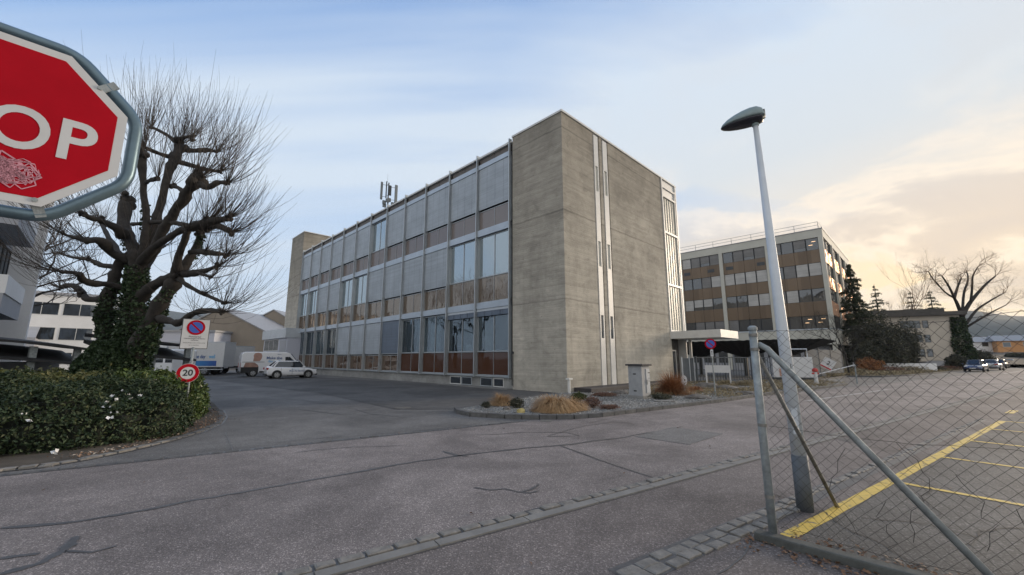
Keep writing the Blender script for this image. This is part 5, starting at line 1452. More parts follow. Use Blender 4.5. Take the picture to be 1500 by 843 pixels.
def rock(label, px, Y, rx, ry, rz, seed, mat='rock'):
    c = at(*px, Y); bm = bmesh.new(); bmesh.ops.create_icosphere(bm, subdivisions=3, radius=1)
    for v in bm.verts:
        k = 1+.28*noise.noise(v.co*1.6+Vector((seed*3, 0, 0)))+.10*noise.noise(v.co*4+Vector((seed, 0, 0)))
        v.co = Vector((v.co.x*rx*k, v.co.y*ry*k, max(-.3*rz, v.co.z*rz*k)))
    me = bpy.data.meshes.new('boulder'); bm.to_mesh(me); bm.free(); me.materials.append(M[mat])
    o = bpy.data.objects.new('boulder', me); col.objects.link(o); o.location = (c.x, c.y, .05+rz*.25); return tag(o, label, 'boulder', 'boulders of the gravel bed')
rock('yellow lichen-covered boulder at the kerb of the gravel corner', (763, 607), gY(763, 607), .14, .11, .10, 1, 'rock_yellow')
rock('small brown boulder left of the dark green shrub', (742, 603), gY(742, 603), .12, .1, .09, 2)
rock('grey boulder between the grass dome and the reddish plant', (856, 597), gY(856, 597), .17, .14, .15, 3)
rock('large flat brown boulder left of the thin sign pole', (1035, 571), gY(1035, 571), .75, .45, .26, 4)
rock('large flat boulder right of the thin sign pole', (1063, 573), gY(1063, 573), .65, .4, .2, 5)
rock('small dark boulder behind the cabinet', (908, 579), gY(908, 579), .4, .25, .14, 6)
rock('low boulder near the kerb below the white board', (1022, 586), gY(1022, 586), .5, .3, .13, 7)
rock('low grey boulder near the kerb, right of the galvanised post', (1098, 580), gY(1098, 580), .45, .3, .13, 8)
# loose pebbles
random.seed(9); pb = MB()
def in_poly(x, y, poly):
    c = False; k = len(poly)
    for i in range(k):
        x1, y1 = poly[i]; x2, y2 = poly[(i+1) % k]
        if (y1 > y) != (y2 > y) and x < (x2-x1)*(y-y1)/(y2-y1)+x1: c = not c
    return c
cnt = 0
while cnt < 9000:
    x = random.uniform(-2, 14); y = random.uniform(11.8, 24)
    if not in_poly(x, y, gv): continue
    s = random.uniform(.012, .034)*(1+.5*(y > 16)); c = Vector((x, y, .055)); cnt += 1
    a = random.uniform(0, 6); n = len(pb.v)
    for i in range(5): pb.v.append(c+Vector((cos(a+i*1.26)*s*random.uniform(.7, 1.2), sin(a+i*1.26)*s*random.uniform(.7, 1.2), 0)))
    pb.v.append(c+Vector((0, 0, s*random.uniform(.6, 1.1))))
    for i in range(5): pb.f.append((n+i, n+(i+1) % 5, n+5))
tag(pb.build('pebbles', 'pebble'), 'loose grey pebbles covering the planting bed at the corner', 'gravel', kind='stuff')
# brushwood and dry ground cover further along the bed
gc = MB(); cnt = 0
while cnt < 9000:
    x = random.uniform(6, 22); y = random.uniform(15.5, 30)
    if not in_poly(x, y, gv) or noise.noise(Vector((x*.8, y*.8, 2))) < -.12: continue
    if x < 8.5 and y < 18: continue
    leafcloud(gc, [Vector((x, y, random.uniform(.06, .18)))], .12, asp=.35); cnt += 1
tag(gc.build('ground_cover', 'grass_pale'), 'dry pale ground cover spreading between the boulders and railing', 'ground cover', kind='stuff')
# fallen leaves by the fence kerb and along the hedge kerb
random.seed(12); fl_ = MB(); pts = []
for i in range(420):
    s = random.uniform(-.2, 2.2); n_ = -abs(random.gauss(.04, .16))-.03
    q = fp+fd*s+fn*n_; pts.append(Vector((q.x, q.y, .012)))
for i in range(260):
    s = random.uniform(.1, 2.3); n_ = abs(random.gauss(.02, .12))+.07
    q = fp+fd*s+fn*n_; pts.append(Vector((q.x, q.y, .014)))
for i in range(500):
    k = random.randint(3, 8); a = Vector(he[k]); b = Vector(he[k+1]); q = a.lerp(b, random.random())
    pts.append(Vector((q.x-abs(random.gauss(0.05, .2))-.06, q.y+random.gauss(0, .1), .045)))
for i in range(160):
    a = Vector((-7.6, 10.6)); pts.append(Vector((a.x+random.gauss(-.35, .35), a.y+random.gauss(0, .5), .05)))
for i in range(30): pts.append(Vector((random.uniform(-6, 8), random.uniform(3.5, 12), .012)))
leafcloud(fl_, pts, .042, up=3.2, asp=.8)
tag(fl_.build('fallen_leaves', 'leaf_litter'), 'brown fallen leaves along the fence kerb and hedge kerb', 'leaves', kind='stuff')

# ---- right-hand background trees
def conifer(name, label, base, h, r, n_wh, mat, seed, group=None, droop=.35, dens=1.0, z0=.08, size=.36):
    random.seed(seed); t = thing(name, label, 'tree', tuple(base), 0, group)
    MB().tube([(0, 0, 0), (0, 0, h*.5), (0, 0, h)], [h*.018, h*.012, .02], 7).build('trunk', 'bark', t)
    mb = MB(); 
    for i in range(n_wh):
        u = (i+random.random()*.6)/n_wh; z = h*(z0+(1-z0)*u); rr = r*(1-u)**.8*random.uniform(.65, 1.12)+.15
        for b in range(random.randint(5, 7)):
            an = random.uniform(0, 2*pi); d_ = Vector((cos(an), sin(an), 0)); L_ = rr*random.uniform(.6, 1.15)
            m_ = int((14+L_*34)*dens)
            for k in range(m_):
                v = random.random()**.75; zz_ = z-droop*L_*v*v+.22*L_*v+random.gauss(0, .09*size/.3)
                side = Vector((-d_.y, d_.x, 0))*random.gauss(0, .16*L_*(1.15-v))
                leafcloud(mb, [d_*L_*v+side+Vector((0, 0, zz_))], size*(1-.3*u), asp=.38, up=.1)
    mb.build('crown', mat, t); return t
def G(px, Y): c = at(px, 525, Y); return (c.x, c.y, 0)
GB = 'trees beyond the cream office block'
conifer('conifer_tree', 'tall dark conifer standing right against the cream office block corner', G(1263, 56), 14.8, 4.0, 30, 'conifer', 41, GB, dens=1.7)
conifer('conifer_tree', 'slim conifer rising over the flat roof, second from the office block', G(1297, 84), 17.0, 4.2, 22, 'conifer', 42, GB, dens=.8)
conifer('conifer_tree', 'small conifer top above the middle of the flat house roof', G(1349, 92), 16.6, 4.6, 19, 'conifer', 43, GB, dens=.7)
conifer('conifer_tree', 'dense conifer above the right end of the house roof', G(1379, 88), 16.6, 4.8, 21, 'conifer', 44, GB, dens=.8)
bare_tree('bare_tree', 'bare warm-lit tree with upright twigs behind the slim conifer', G(1322, 90), 18.5, .28, 7, .34, .25, 'twig_sunlit', 51, GB, tmat='twig_sunlit')
bare_tree('bare_tree', 'thin bare treetop showing just beside the office block roof', G(1254, 82), 17, .2, 6, .3, .28, 'twig_sunlit', 52, GB, tmat='twig_sunlit')
bare_tree('bare_tree', 'dark leafless small tree in front of the office block corner column', G(1241, 39.5), 6.6, .10, 7, .52, .14, 'bark', 53, GB, nmax=4)
bare_tree('bare_tree', 'dark leafless young tree just right of the office block corner', G(1251, 44), 5.2, .07, 6, .5, .2, 'bark', 54, GB, nmax=3)
bare_tree('bare_tree', 'large bare tree left of the picture, mirrored in the bronze panels', (-38, 27.0, 0), 15, .35, 7, .5, .2, 'twig', 55, GB, nmax=3)
bare_tree('bare_tree', 'second bare tree left of the picture, mirrored in the bronze panels', (-45, 32.5, 0), 16, .35, 7, .5, .2, 'twig', 56, GB, nmax=3)
# big spreading tree with ivy-clad trunk
tB = Vector(G(1414, 66)); random.seed(61)
t = thing('spreading_tree', 'wide bare tree with an ivy-covered trunk, dark against the sunset', 'tree', tuple(tB))
a_, b_m = MB(), MB()
def trace(px, r0, r1, Y0=66, Y1=66):
    pts = limb_pts(px, Y0, Y1); n = len(pts); o, ro = spline([p-tB for p in pts], [r0+(r1-r0)*i/(n-1) for i in range(n)], 3); a_.tube(o, ro, 6); return [p-tB for p in pts]
ends = []
for px, r0, r1, Y1 in (([(1414, 540), (1413, 500), (1409, 470), (1408, 455)], .55, .42, 66), ([(1408, 460), (1402, 445), (1398, 437), (1390, 420), (1380, 405)], .3, .1, 64),
    ([(1398, 437), (1403, 420), (1408, 408)], .22, .1, 67), ([(1410, 462), (1420, 445), (1432, 430), (1446, 415), (1458, 405)], .34, .1, 67), ([(1422, 442), (1424, 422), (1425, 405), (1432, 392)], .2, .08, 65),
    ([(1398, 437), (1384, 428), (1370, 412)], .16, .07, 63), ([(1415, 480), (1435, 468), (1452, 458), (1474, 447)], .2, .06, 64), ([(1416, 474), (1430, 455), (1452, 440), (1470, 430)], .22, .07, 68), ([(1410, 455), (1412, 430), (1418, 410), (1416, 398)], .22, .08, 69), ([(1376, 420), (1366, 408), (1360, 398)], .1, .06, 62)):
    pp = trace(px, r0, r1, 66, Y1)
    if r1 < .3:
        ends.append((pp[-1], (pp[-1]-pp[-2]).normalized(), 1.0)); ends.append((pp[-2], (pp[-1]-pp[-2]).normalized(), .8))
        if len(pp) > 3: ends.append((pp[-3], (pp[-2]-pp[-3]).normalized(), .7))
for p, d_, s in ends:
    for j in range(3): branchtree(a_, b_m, p, (d_+Vector((random.gauss(0, .4), random.gauss(0, .4), random.gauss(0, .35)))).normalized(), 1.2*s, .05*s, 4, .55, .03, 2, 3, .05, 5, .18)
a_.build('trunk', 'bark', t); b_m.build('twigs', 'twig_sunlit', t)
iv = MB(); pts = []
for i in range(5200):
    u = random.random(); z = u*8.2; an = random.uniform(0, 6.28); rr = (1.25-.45*u)*(1+.35*noise.noise(Vector((cos(an)*1.5, sin(an)*1.5, z*.6))))*random.uniform(.75, 1.05)
    pts.append(Vector((cos(an)*rr*1.3-.05*z, sin(an)*rr, z)))
leafcloud(iv, pts, .32, asp=.9); iv.build('ivy', 'ivy', t)
# dark shrubbery before the house
GS = 'dark shrubbery in front of the flat-roofed house'
for px, Y, rx, rz, lab, sd_x, mt in ((1288, 53, 3.0, 3.6, 'big dark round shrub nearest the tall conifer', 71, 'bush'), (1312, 57, 3.2, 3.7, 'tall dark shrub left of the beige house wall', 72, 'bush'), (1324, 59, 1.8, 2.9, 'dark shrub touching the beige house windows', 73, 'bush'), (1272, 51, 1.6, 1.7, 'low dark shrub under the tall conifer', 74, 'bush'), (1399, 62, 1.3, 1.0, 'small dark bush at the ivy trunk foot', 75, 'bush'), (1436, 76, 1.8, 1.5, 'dark bush right of the ivy-covered trunk', 76, 'bush')):
    bush('dark_shrub', lab, (px, 525), Y, rx, rx*.8, rz, 8500, .24, mt, sd_x, GS, base_z=0, hollow=.6)
bush('dark_shrub', 'rusty brown bush in front of the long white wall', (1272, 525), 47, 1.3, 1.0, .85, 2600, .16, 'grass_orange', 77, GS, base_z=0)
for i, (px, Y) in enumerate(((1300, 49), (1335, 50), (1362, 53), (1386, 56), (1245, 43))):
    bush('low_shrub', ['low scrub under the big dark round shrub', 'low scrub in front of the long white wall end', 'low scrub below the house basement wall', 'low scrub beside the parked blue car', 'low scrub at the foot of the small leafless tree'][i], (px, 535), Y, 2.0, 1.0, .35, 1600, .13, ('heather', 'grass_pale', 'bush', 'heather', 'grass_pale')[i], 81+i, 'low scrub on the verge', base_z=0)
vg = MB(); random.seed(90); cnt = 0
vpoly = [(p.x, p.y) for p in d1]+[(80, 82), (45, 62), (26, 34)]
while cnt < 9000:
    x = random.uniform(18, 66); y = random.uniform(24, 66)
    if not in_poly(x, y, vpoly): continue
    leafcloud(vg, [Vector((x, y, random.uniform(.07, .3)))], .26, asp=.4); cnt += 1
tag(vg.build('verge_cover', 'grass_pale'), 'rough dry ground cover on the planted verge', 'ground cover', kind='stuff')
# hedge far right
hedge('far_hedge', 'dark hedge along the street below the orange house', [tuple(at(1470, 525, 100)[:2]), tuple(at(1560, 525, 84)[:2]), tuple(at(1570, 525, 90)[:2]), tuple(at(1476, 525, 108)[:2])], 2.6, 6000, .5, 'bush', seed=95, edge=.6, lump=.3)
# ------------------------------------------------------------------ vehicles
def wheel(t, x, y, r, w=.2, rimm='rim'):
    s = 1 if y > 0 else -1
    wh = MB().tube([(x, y-s*w, r), (x, y-s*w*.1, r), (x, y, r)], [r, r, r*.9], 20).build('wheel', 'black_rubber', t, smooth=False)
    rm = MB().tube([(x, y-.02*s, r), (x, y+.006*s, r)], [r*.66, r*.62], 20)
    rm.build('rim', rimm, wh)
    sp_ = MB()
    for i in range(5):
        a = i*2*pi/5+.3; a2 = a+.62
        sp_.face([(x+cos(a)*r*.18, y+.009*s, r+sin(a)*r*.18), (x+cos(a+.22)*r*.56, y+.009*s, r+sin(a+.22)*r*.56), (x+cos(a2)*r*.56, y+.009*s, r+sin(a2)*r*.56)])
    sp_.build('rim_gap', 'dark', wh)
    return wh
def car(name, label, loc, rz, paint, L=4.05, Wd=1.76, Hh=1.44, group=None, text_side=False, estate=False):
    t = thing(name, label, 'car', loc, rz, group); w = Wd/2; h = L/2; r = .315
    # x forward. stations: x, half width, bottom, belt(top of body)
    st_ = [(-h, w*.80, .34, .86), (-h+.06, w*.90, .24, .98), (-h+.35, w*.985, .19, 1.0), (-h+.9, w, .18, .97), (0, w, .17, .93), (h-1.35, w, .18, .92), (h-.95, w*.985, .18, .88), (h-.35, w*.93, .20, .76), (h-.08, w*.82, .26, .62), (h, w*.70, .34, .52)]
    rings = []
    for x, hw, zb, zt in st_:
        zm = (zb+zt)/2
        rings.append([(x, -hw*.90, zb), (x, hw*.90, zb), (x, hw, zb+.10), (x, hw*1.0, zm), (x, hw*.97, zt-.10), (x, hw*.88, zt), (x, hw*.4, zt+.025), (x, -hw*.4, zt+.025), (x, -hw*.88, zt), (x, -hw*.97, zt-.10), (x, -hw, zm), (x, -hw, zb+.10)])
    body = fixn(MB().loft(rings).build('body', paint, t, smooth=True, sub=1))
    # greenhouse
    zb = .90; zr = Hh-.03
    if estate: base_pl = [(-h+.10, .80), (-h+.4, .86), (.2, .87), (h-1.25, .80), (h-1.05, .55)]
    else: base_pl = [(-h+.18, .74), (-h+.45, .86), (.2, .87), (h-1.20, .80), (h-.98, .55)]
    top_pl = [(-h+.55, .60), (-h+.80, .69), (.0, .70), (.35, .68), (.52, .52)]
    if not estate: top_pl[0] = (-h+.72, .58)
    def loop(pl, z): 
        a = [(x, w*k, z) for x, k in pl]; b = [(x, -w*k, z) for x, k in reversed(pl)]; return a+b
    gh = fixn(MB().loft([loop(base_pl, zb), loop(top_pl, zr)]).build('windows', 'car_glass', t))
    rf = [(x, w*k*1.0, z) for (x, k), z in ((p, zr) for p in top_pl)]
    fixn(MB().loft([loop([(x, k*1.03) for x, k in top_pl], zr-.03), loop([(x, k*1.0) for x, k in top_pl], zr+.012), loop([(x*.97, k*.8) for x, k in top_pl], zr+.045)]).build('roof', paint, t, smooth=False, bevel=.01))
    for s in (-1, 1):
        for i in (0, 1, 4):
            a = Vector((base_pl[i][0], s*w*base_pl[i][1]*1.01, zb)); b = Vector((top_pl[i][0], s*w*top_pl[i][1]*1.01, zr))
            MB().tube([a, b], [.045 if i != 1 else .06, .03 if i != 1 else .05], 6).build('pillar', paint, t)
        a = Vector((.05, s*w*.875, zb)); b = Vector((-.05, s*w*.705, zr)); MB().tube([a, b], .025, 5).build('pillar', 'dark', t)
        MB().box(h-1.3, h-1.12, s*w*1.0 if s > 0 else -w-.16, w+.16 if s > 0 else -w*1.0, .90, 1.03).build('mirror', paint, t, bevel=.02)
        # arches
        for x in (-h+.72, h-.80):
            MB().disc((x, s*(w-.10), r+.02), (0, s, 0), r+.055, .108, 24, up=(1, 0, 0)).build('wheel_arch', 'dark', t)
            wheel(t, x, s*(w+.015), r)
        MB().box(h-.42, h-.10, s*w*.48, s*w*.80, .60, .735).build('headlight', 'lens', t, bevel=.02)
        MB().box(-h-.015, -h+.16, s*w*.5, s*w*.86, .74, .90).build('tail_light', 'tail', t, bevel=.02)
        MB().box(-.5, .9, s*(w+.003)-.004, s*(w+.003)+.004, .22, .27).build('side_trim', 'dark', t)
        for x in (.78, -.12, -.95): MB().box(x, x+.012, s*(w+.004)-.004, s*(w+.004)+.004, .34, .86).build('door_gap', 'dark', t)
    MB().box(h-.10, h+.012, -w*.62, w*.62, .24, .42).build('grille', 'dark', t)
    MB().box(-h-.02, -h+.1, -w*.75, w*.75, .26, .42).build('rear_bumper', 'dark', t)
    MB().box(h+.013, h+.022, -.26, .26, .38, .48).build('number_plate', 'plate', t)
    MB().box(-h-.022, -h-.012, -.26, .26, .62, .74).build('number_plate', 'plate', t)
    return t
# white hatchback beside the glazed front: right side seen, nose to the right
def facing(az): return R(90)-R(az)
cA = at(404, 556, 34.0); cBp = at(451, 553, 35.6)
hv = Vector((cBp.x-cA.x, cBp.y-cA.y, 0)).normalized(); rz_c = atan2(hv.y, hv.x)
mid = (Vector((cA.x, cA.y, 0))+Vector((cBp.x, cBp.y, 0)))/2
hvn = Vector((-hv.y, hv.x, 0))
hc_ = mid+hvn*.85+hv*.06
t = car('hatchback', 'small white hatchback with blue lettering parked beside the glazed front', (hc_.x, hc_.y, 0), rz_c, 'car_white', L=3.9)
m_ = root_matrix(t)
text('lettering', 'Make the day well', .16, 'ad_blue', t, m_ @ frame_matrix((.25, -.892, .62), (1, 0, 0), (0, -1, 0)), .002, .001)
text('lettering', 'city delivery service', .08, 'ad_cyan', t, m_ @ frame_matrix((.1, -.892, .78), (1, 0, 0), (0, -1, 0)), .001, .001)
# panel van behind it
vA = at(350, 556, 37.0); vrz = R(40); vc = Vector((vA.x+2.62*cos(vrz)-.86*sin(vrz), vA.y+2.62*sin(vrz)+.86*cos(vrz), 0))
t = thing('delivery_van', 'white high-roof van with a printed face and dark lettering behind the white hatchback', 'van', tuple(vc), vrz); t.scale = (.87, .87, .87)
pf = [(-3.0, .42), (-2.97, 2.35), (-2.75, 2.58), (1.15, 2.58), (1.55, 2.42), (2.35, 1.45), (2.95, 1.18), (3.08, .8), (3.05, .40)]
fixn(MB().extr([(x, -.98, z) for x, z in pf], (0, 1.96, 0)).build('body', 'car_white', t, bevel=.08))
for s in (-1, 1):
    MB().extr([(1.05, s*.985, 1.42), (1.05, s*.985, 2.05), (1.5, s*.985, 2.05), (2.15, s*.985, 1.42)], (0, s*.006, 0)).build('side_window', 'car_glass', t)
    for x in (-1.85, 2.05):
        MB().disc((x, s*.9, .42), (0, s, 0), .43, .095, 24, up=(1, 0, 0)).build('wheel_arch', 'dark', t); wheel(t, x, s*1.0, .37, .24)
    MB().box(2.2, 2.32, s*1.0, s*1.16, 1.35, 1.75).build('mirror', 'dark', t, bevel=.02)
    MB().box(-3.012, -2.99, s*.80, s*.93, .95, 1.45).build('tail_light', 'tail', t)
    MB().box(2.75, 3.04, s*.6, s*.92, .85, 1.05).build('headlight', 'lens', t)
MB().extr([(1.62, -.85, 2.36), (1.62, .85, 2.36), (2.34, .85, 1.49), (2.34, -.85, 1.49)], (.03, 0, .03)).build('windscreen', 'car_glass', t)
MB().box(-3.04, -2.98, -.9, .9, .42, .62).build('rear_bumper', 'dark', t)
MB().box(-2.99, -1.4, -.992, -.986, .42, 1.0).build('dark_skirt', 'dark', t); MB().box(-1.3, 1.0, -.995, -.986, .44, .58).build('side_trim', 'dark', t)
MB().box(-2.9, -.9, -.992, -.987, 1.50, 1.54).build('slide_rail', 'dark', t)
# printed picture on the side (a generic head and arm shape) and a jar shape
def blob(pts, y=-.989): return MB().extr([(x, y, z) for x, z in pts], (0, -.003, 0))
fixn(blob([(-1.95, 1.60), (-1.35, 1.60), (-1.2, 1.85), (-1.15, 2.15), (-1.25, 2.42), (-1.55, 2.50), (-1.85, 2.42), (-1.95, 2.2), (-1.9, 1.95)]).build('printed_figure', 'ad_skin', t))
fixn(blob([(-2.75, 1.0), (-1.38, 1.0), (-1.5, 1.25), (-1.8, 1.46), (-2.6, 1.46)]).build('printed_arm', 'ad_brown', t))
fixn(blob([(-.35, .7), (.42, .7), (.38, 1.0), (.25, 1.36), (-.2, 1.36), (-.32, 1.0)]).build('printed_jar', 'ad_brown', t))
m_ = root_matrix(t)
text('lettering', 'Make the', .40, 'ad_blue', t, m_ @ frame_matrix((.0, -.992, 1.93), (1, 0, 0), (0, -1, 0)), .008, .001)
text('lettering', 'day well', .36, 'ad_cyan', t, m_ @ frame_matrix((.0, -.992, 1.60), (1, 0, 0), (0, -1, 0)), .006, .001)
text('lettering', 'delivery', .12, 'ad_blue', t, m_ @ frame_matrix((.45, -.992, 2.33), (1, 0, 0), (0, -1, 0)), .002, .001)
# box truck
def truck(name, label, c, rz, Lb, Hb, cab_side, words, Wd=1.2):
    t = thing(name, label, 'truck', c, rz)
    z0 = .80; bx = MB().box(-Lb/2, Lb/2, -Wd, Wd, z0, z0+Hb).build('box_body', 'sign_white', t, bevel=.03)
    MB().box(-Lb/2-.01, Lb/2+.01, -Wd-.01, Wd+.01, z0+Hb-.05, z0+Hb+.04).build('top_trim', 'alu_light', t)
    MB().box(-Lb/2, Lb/2+cab_side*1.6+.4, -.5, .5, .62, .98).build('chassis', 'dark_metal', t)
    x0 = cab_side*(Lb/2+.15); x1 = cab_side*(Lb/2+2.1)
    pc_ = [(x0, .6), (x0, 3.0), (x0+cab_side*1.35, 3.0), (x0+cab_side*1.85, 1.75), (x0+cab_side*1.95, .6)]
    fixn(MB().extr([(x, -Wd+.05, z) for x, z in pc_], (0, 2*Wd-.1, 0)).build('cab', 'car_white', t, bevel=.05))
    for s in (-1, 1):
        MB().extr([(x0+cab_side*.35, s*(Wd-.048), 1.85), (x0+cab_side*.35, s*(Wd-.048), 2.6), (x0+cab_side*1.3, s*(Wd-.048), 2.6), (x0+cab_side*1.62, s*(Wd-.048), 1.85)], (0, s*.006, 0)).build('side_window', 'car_glass', t)
        for x in (x0+cab_side*.95, -cab_side*(Lb/2-1.6)): wheel(t, x, s*(Wd-.02), .46, .3)
        MB().box(x0+cab_side*1.5, x0+cab_side*1.6, s*(Wd+.05), s*(Wd+.25), 1.8, 2.5).build('mirror', 'dark', t)
    MB().extr([(x0+cab_side*1.42, -Wd+.2, 2.85), (x0+cab_side*1.42, Wd-.2, 2.85), (x0+cab_side*1.84, Wd-.2, 1.82), (x0+cab_side*1.84, -Wd+.2, 1.82)], (cab_side*.02, 0, .01)).build('windscreen', 'car_glass', t)
    MB().box(-Lb/2, Lb/2, -Wd-.0, -Wd+.05, .55, .62).build('side_guard', 'alu_light', t)
    if words:
        MB().box(-Lb/2+.5, Lb/2-.6, -Wd-.012, -Wd-.006, z0+.12, z0+.62).build('blue_stripe', 'ad_stripe', t)
        m_ = root_matrix(t)
        text('lettering', 'Make the day', .5, 'ad_blue', t, m_ @ frame_matrix((-.95, -Wd-.012, z0+1.02), (1, 0, 0), (0, -1, 0)), .012, .001, 'LEFT', sx=.66)
        text('lettering', 'well', .5, 'ad_cyan', t, m_ @ frame_matrix((1.15, -Wd-.012, z0+1.02), (1, 0, 0), (0, -1, 0)), .010, .001, 'LEFT', sx=.66)
    return t
tc_ = at(296, 525, 41.5)
truck('box_truck', 'white box truck with blue stripe and lettering parked behind the parking sign', (tc_.x, tc_.y, 0), R(12), 4.9, 2.45, -1, True)
tc_ = at(223, 525, 34.0)
t2 = thing('white_bus', 'long white vehicle with dark windows, half hidden under the shelter roof', 'bus', (tc_.x, tc_.y, 0), R(-6))
MB().box(-3.2, 3.0, -1.1, 1.1, .45, 2.35).build('body', 'car_white', t2, bevel=.12)
for k in range(3): MB().box(-2.9+k*1.75, -1.35+k*1.75, -1.112, -1.102, 1.32, 2.12).build('side_window', 'car_glass', t2)
MB().box(2.35, 2.95, -1.112, -1.102, 1.32, 2.1).build('side_window', 'car_glass', t2)
for x in (-2.0, 2.0): wheel(t2, x, -1.1, .42, .25); wheel(t2, x, 1.1, .42, .25)
text('lettering', 'delivery', .2, 'ad_blue', t2, root_matrix(t2) @ frame_matrix((.4, -1.112, 1.05), (1, 0, 0), (0, -1, 0)), .004, .001)
tc_ = at(341, 535, 47)
t = truck('box_truck', 'white truck cab with light blue rear box between the box truck and the van', (tc_.x, tc_.y, 0), R(80), 3.2, 2.2, -1, False)

# cars along the street on the right
GCars = 'cars parked along the street on the right'
def street_car(px, Y, label, paint, front, name='parked_car', L=4.3, estate=False):
    c = at(px, 525, Y); az = 56.2 if not front else 56.2+180
    return car(name, label, (c.x, c.y, 0), facing(az), paint, L=L, Hh=1.46, group=GCars, estate=estate)
street_car(1427, 53, 'dark blue parked car facing the camera, nearest of the row', 'car_blue', True)
street_car(1452, 60, 'silver parked car seen from behind, next after the blue car', 'car_silver', False, estate=True)
street_car(1463, 72, 'dark parked car half hidden behind the silver car', 'car_grey', False)
street_car(1479, 88, 'white parked car, farthest along the kerb', 'car_white', False)
street_car(1447, 82, 'pale silver car standing behind the row by the bush', 'car_silver', True)

# ------------------------------------------------------------------ left-hand buildings
def win(o, x0, x1, z0, z1, y=0, n=2, fm='white_metal', gm='glass_far', d=.06, rails=(.0,)):
    """window in a wall whose outer face is at local y, looking towards -y"""
    fw = .06
    f = MB().box(x0, x1, y-.03, y+.05, z0, z0+fw).box(x0, x1, y-.03, y+.05, z1-fw, z1)
    for k in range(n+1):
        x = x0+(x1-x0-fw)*k/n; f.box(x, x+fw, y-.03, y+.05, z0+fw+.001, z1-fw-.001)
    fo = f.build('window', fm, o)
    MB().box(x0+.03, x1-.03, y-.005, y+.02, z0+.03, z1-.03).build('pane', gm, fo)
    return fo
# white block with balconies (near left); local x along U, face towards the street
kx = at(8, 525, 19); wb_ = thing('white_building', 'white office wing with boxed-out bays and a tall pier behind the stop sign', 'building', (kx.x, kx.y, 0), R(90+44.7))
# local x = U direction, local y = -V (towards the camera side is +x?)
MB().box(-3.2, 3.4, .9, 9, 0, 10.6).build('wall', 'grey_wall', wb_)
MB().box(3.42, 3.95, -.15, 9, 0, 14).build('pier', 'white_wall', wb_)
for z0, z1, m__ in ((3.5, 4.3, 'grey_wall'), (4.302, 5.07, 'white_wall'), (7.2, 7.9, 'grey_wall'), (7.902, 8.75, 'white_wall')):
    MB().box(-3.5, 1.6, .0+.04*(m__ == 'grey_wall'), .898, z0, z1).build('boxed_bay', m__, wb_)
MB().box(-3.5, 3.4, -.0, .898, 10.2, 11.2).build('parapet', 'white_wall', wb_)
for z0, z1 in ((1.0, 3.2), (5.2, 7.1), (8.9, 10.1)):
    for k in range(3): win(wb_, -3.0+k*2.05, -1.1+k*2.05, z0, z1, .88, 2, 'dark_metal', 'glass_dark')
# second white block further back
w2 = at(96, 525, 52); b3 = thing('white_building', 'long white two-storey block with ribbon windows seen behind the bare branches', 'building', (w2.x, w2.y, 0), R(44.7))
zt = 9.6
MB().box(-9, 6.2, 0, 12, 0, zt).build('wall', 'white_wall', b3)
MB().box(-9.2, 6.4, -.2, 12.2, zt+.002, zt+.3).build('roof_edge', 'grey_wall', b3)
for z0, z1 in ((7.0, 8.6), (3.9, 5.5), (.9, 2.4)):
    for k in range(4): win(b3, -7.6+k*3.3, -4.6+k*3.3, z0, z1, 0, 2, 'white_metal', 'glass_far')
    MB().box(-8.8, -7.7, -.02, 0.0, z0, z1).build('grey_panel', 'grey_wall', b3)
MB().box(-7.5, -2.6, -2.6, -.002, 0, 4.0).extr([(-7.5, -2.6, 4.0), (-2.6, -2.6, 4.0), (-2.6, -.002, 5.4), (-7.5, -.002, 5.4)], (0, 0, .1)).build('annex', 'grey_wall', b3)
# plain pale hall
h1 = at(258, 525, 62); b4 = thing('pale_hall', 'plain pale lavender-grey hall wall right of the tree trunk', 'building', (h1.x, h1.y, 0), R(2))
MB().box(-11, 5.2, 0, 14, 0, 5.6).build('wall', 'lav_wall', b4); MB().box(-11.2, 5.4, -.2, 14, 5.602, 5.9).build('roof_edge', 'roof_grey', b4)
MB().box(-10.9, 5.1, -.4, -.002, 3.3, 3.9).build('fascia', 'white_wall', b4)
# gabled halls
def gable(name, label, px, Y, x0, x1, ze, za, depth, rz, apex=.5, glz=False):
    c = at(px, 525, Y); o = thing(name, label, 'building', (c.x, c.y, 0), rz, 'gabled workshop halls behind the vehicles')
    xa = x0+(x1-x0)*apex
    fixn(MB().extr([(x0, 0, 0), (x1, 0, 0), (x1, 0, ze), (xa, 0, za), (x0, 0, ze)], (0, depth, 0)).build('wall', 'tan_wall', o))
    e1 = Vector((xa-x0, 0, za-ze)).normalized(); e2 = Vector((x1-xa, 0, ze-za)).normalized()
    for e, p0_, L_ in ((e1, Vector((x0, 0, ze)), (Vector((xa-x0, 0, za-ze))).length), (e2, Vector((xa, 0, za)), Vector((x1-xa, 0, ze-za)).length)):
        n_ = Vector((-e.z, 0, e.x)); 
        MB().obox(p0_+e*L_/2+n_*.09+Vector((0, depth/2, 0)), e, (0, 1, 0), n_, L_/2+.05, depth/2+.15, .08).build('roof', 'roof_grey', o)
    if glz:
        e = e1; n_ = Vector((-e.z, 0, e.x)); L_ = Vector((xa-x0, 0, za-ze)).length
        for k in range(4):
            MB().obox(Vector((x0, 0, ze))+e*L_*.52+n_*.24+Vector((0, 1.4+k*3.0, 0)), e, (0, 1, 0), n_, L_*.36, 1.35, .05).build('roof_light', 'white_metal', o)
    return o
g1 = gable('gabled_hall', 'tan gabled hall with the higher pointed roof, behind the box truck', 310, 66, -6.2, 8.2, 5.8, 9.7, 22, R(2), .46, True)
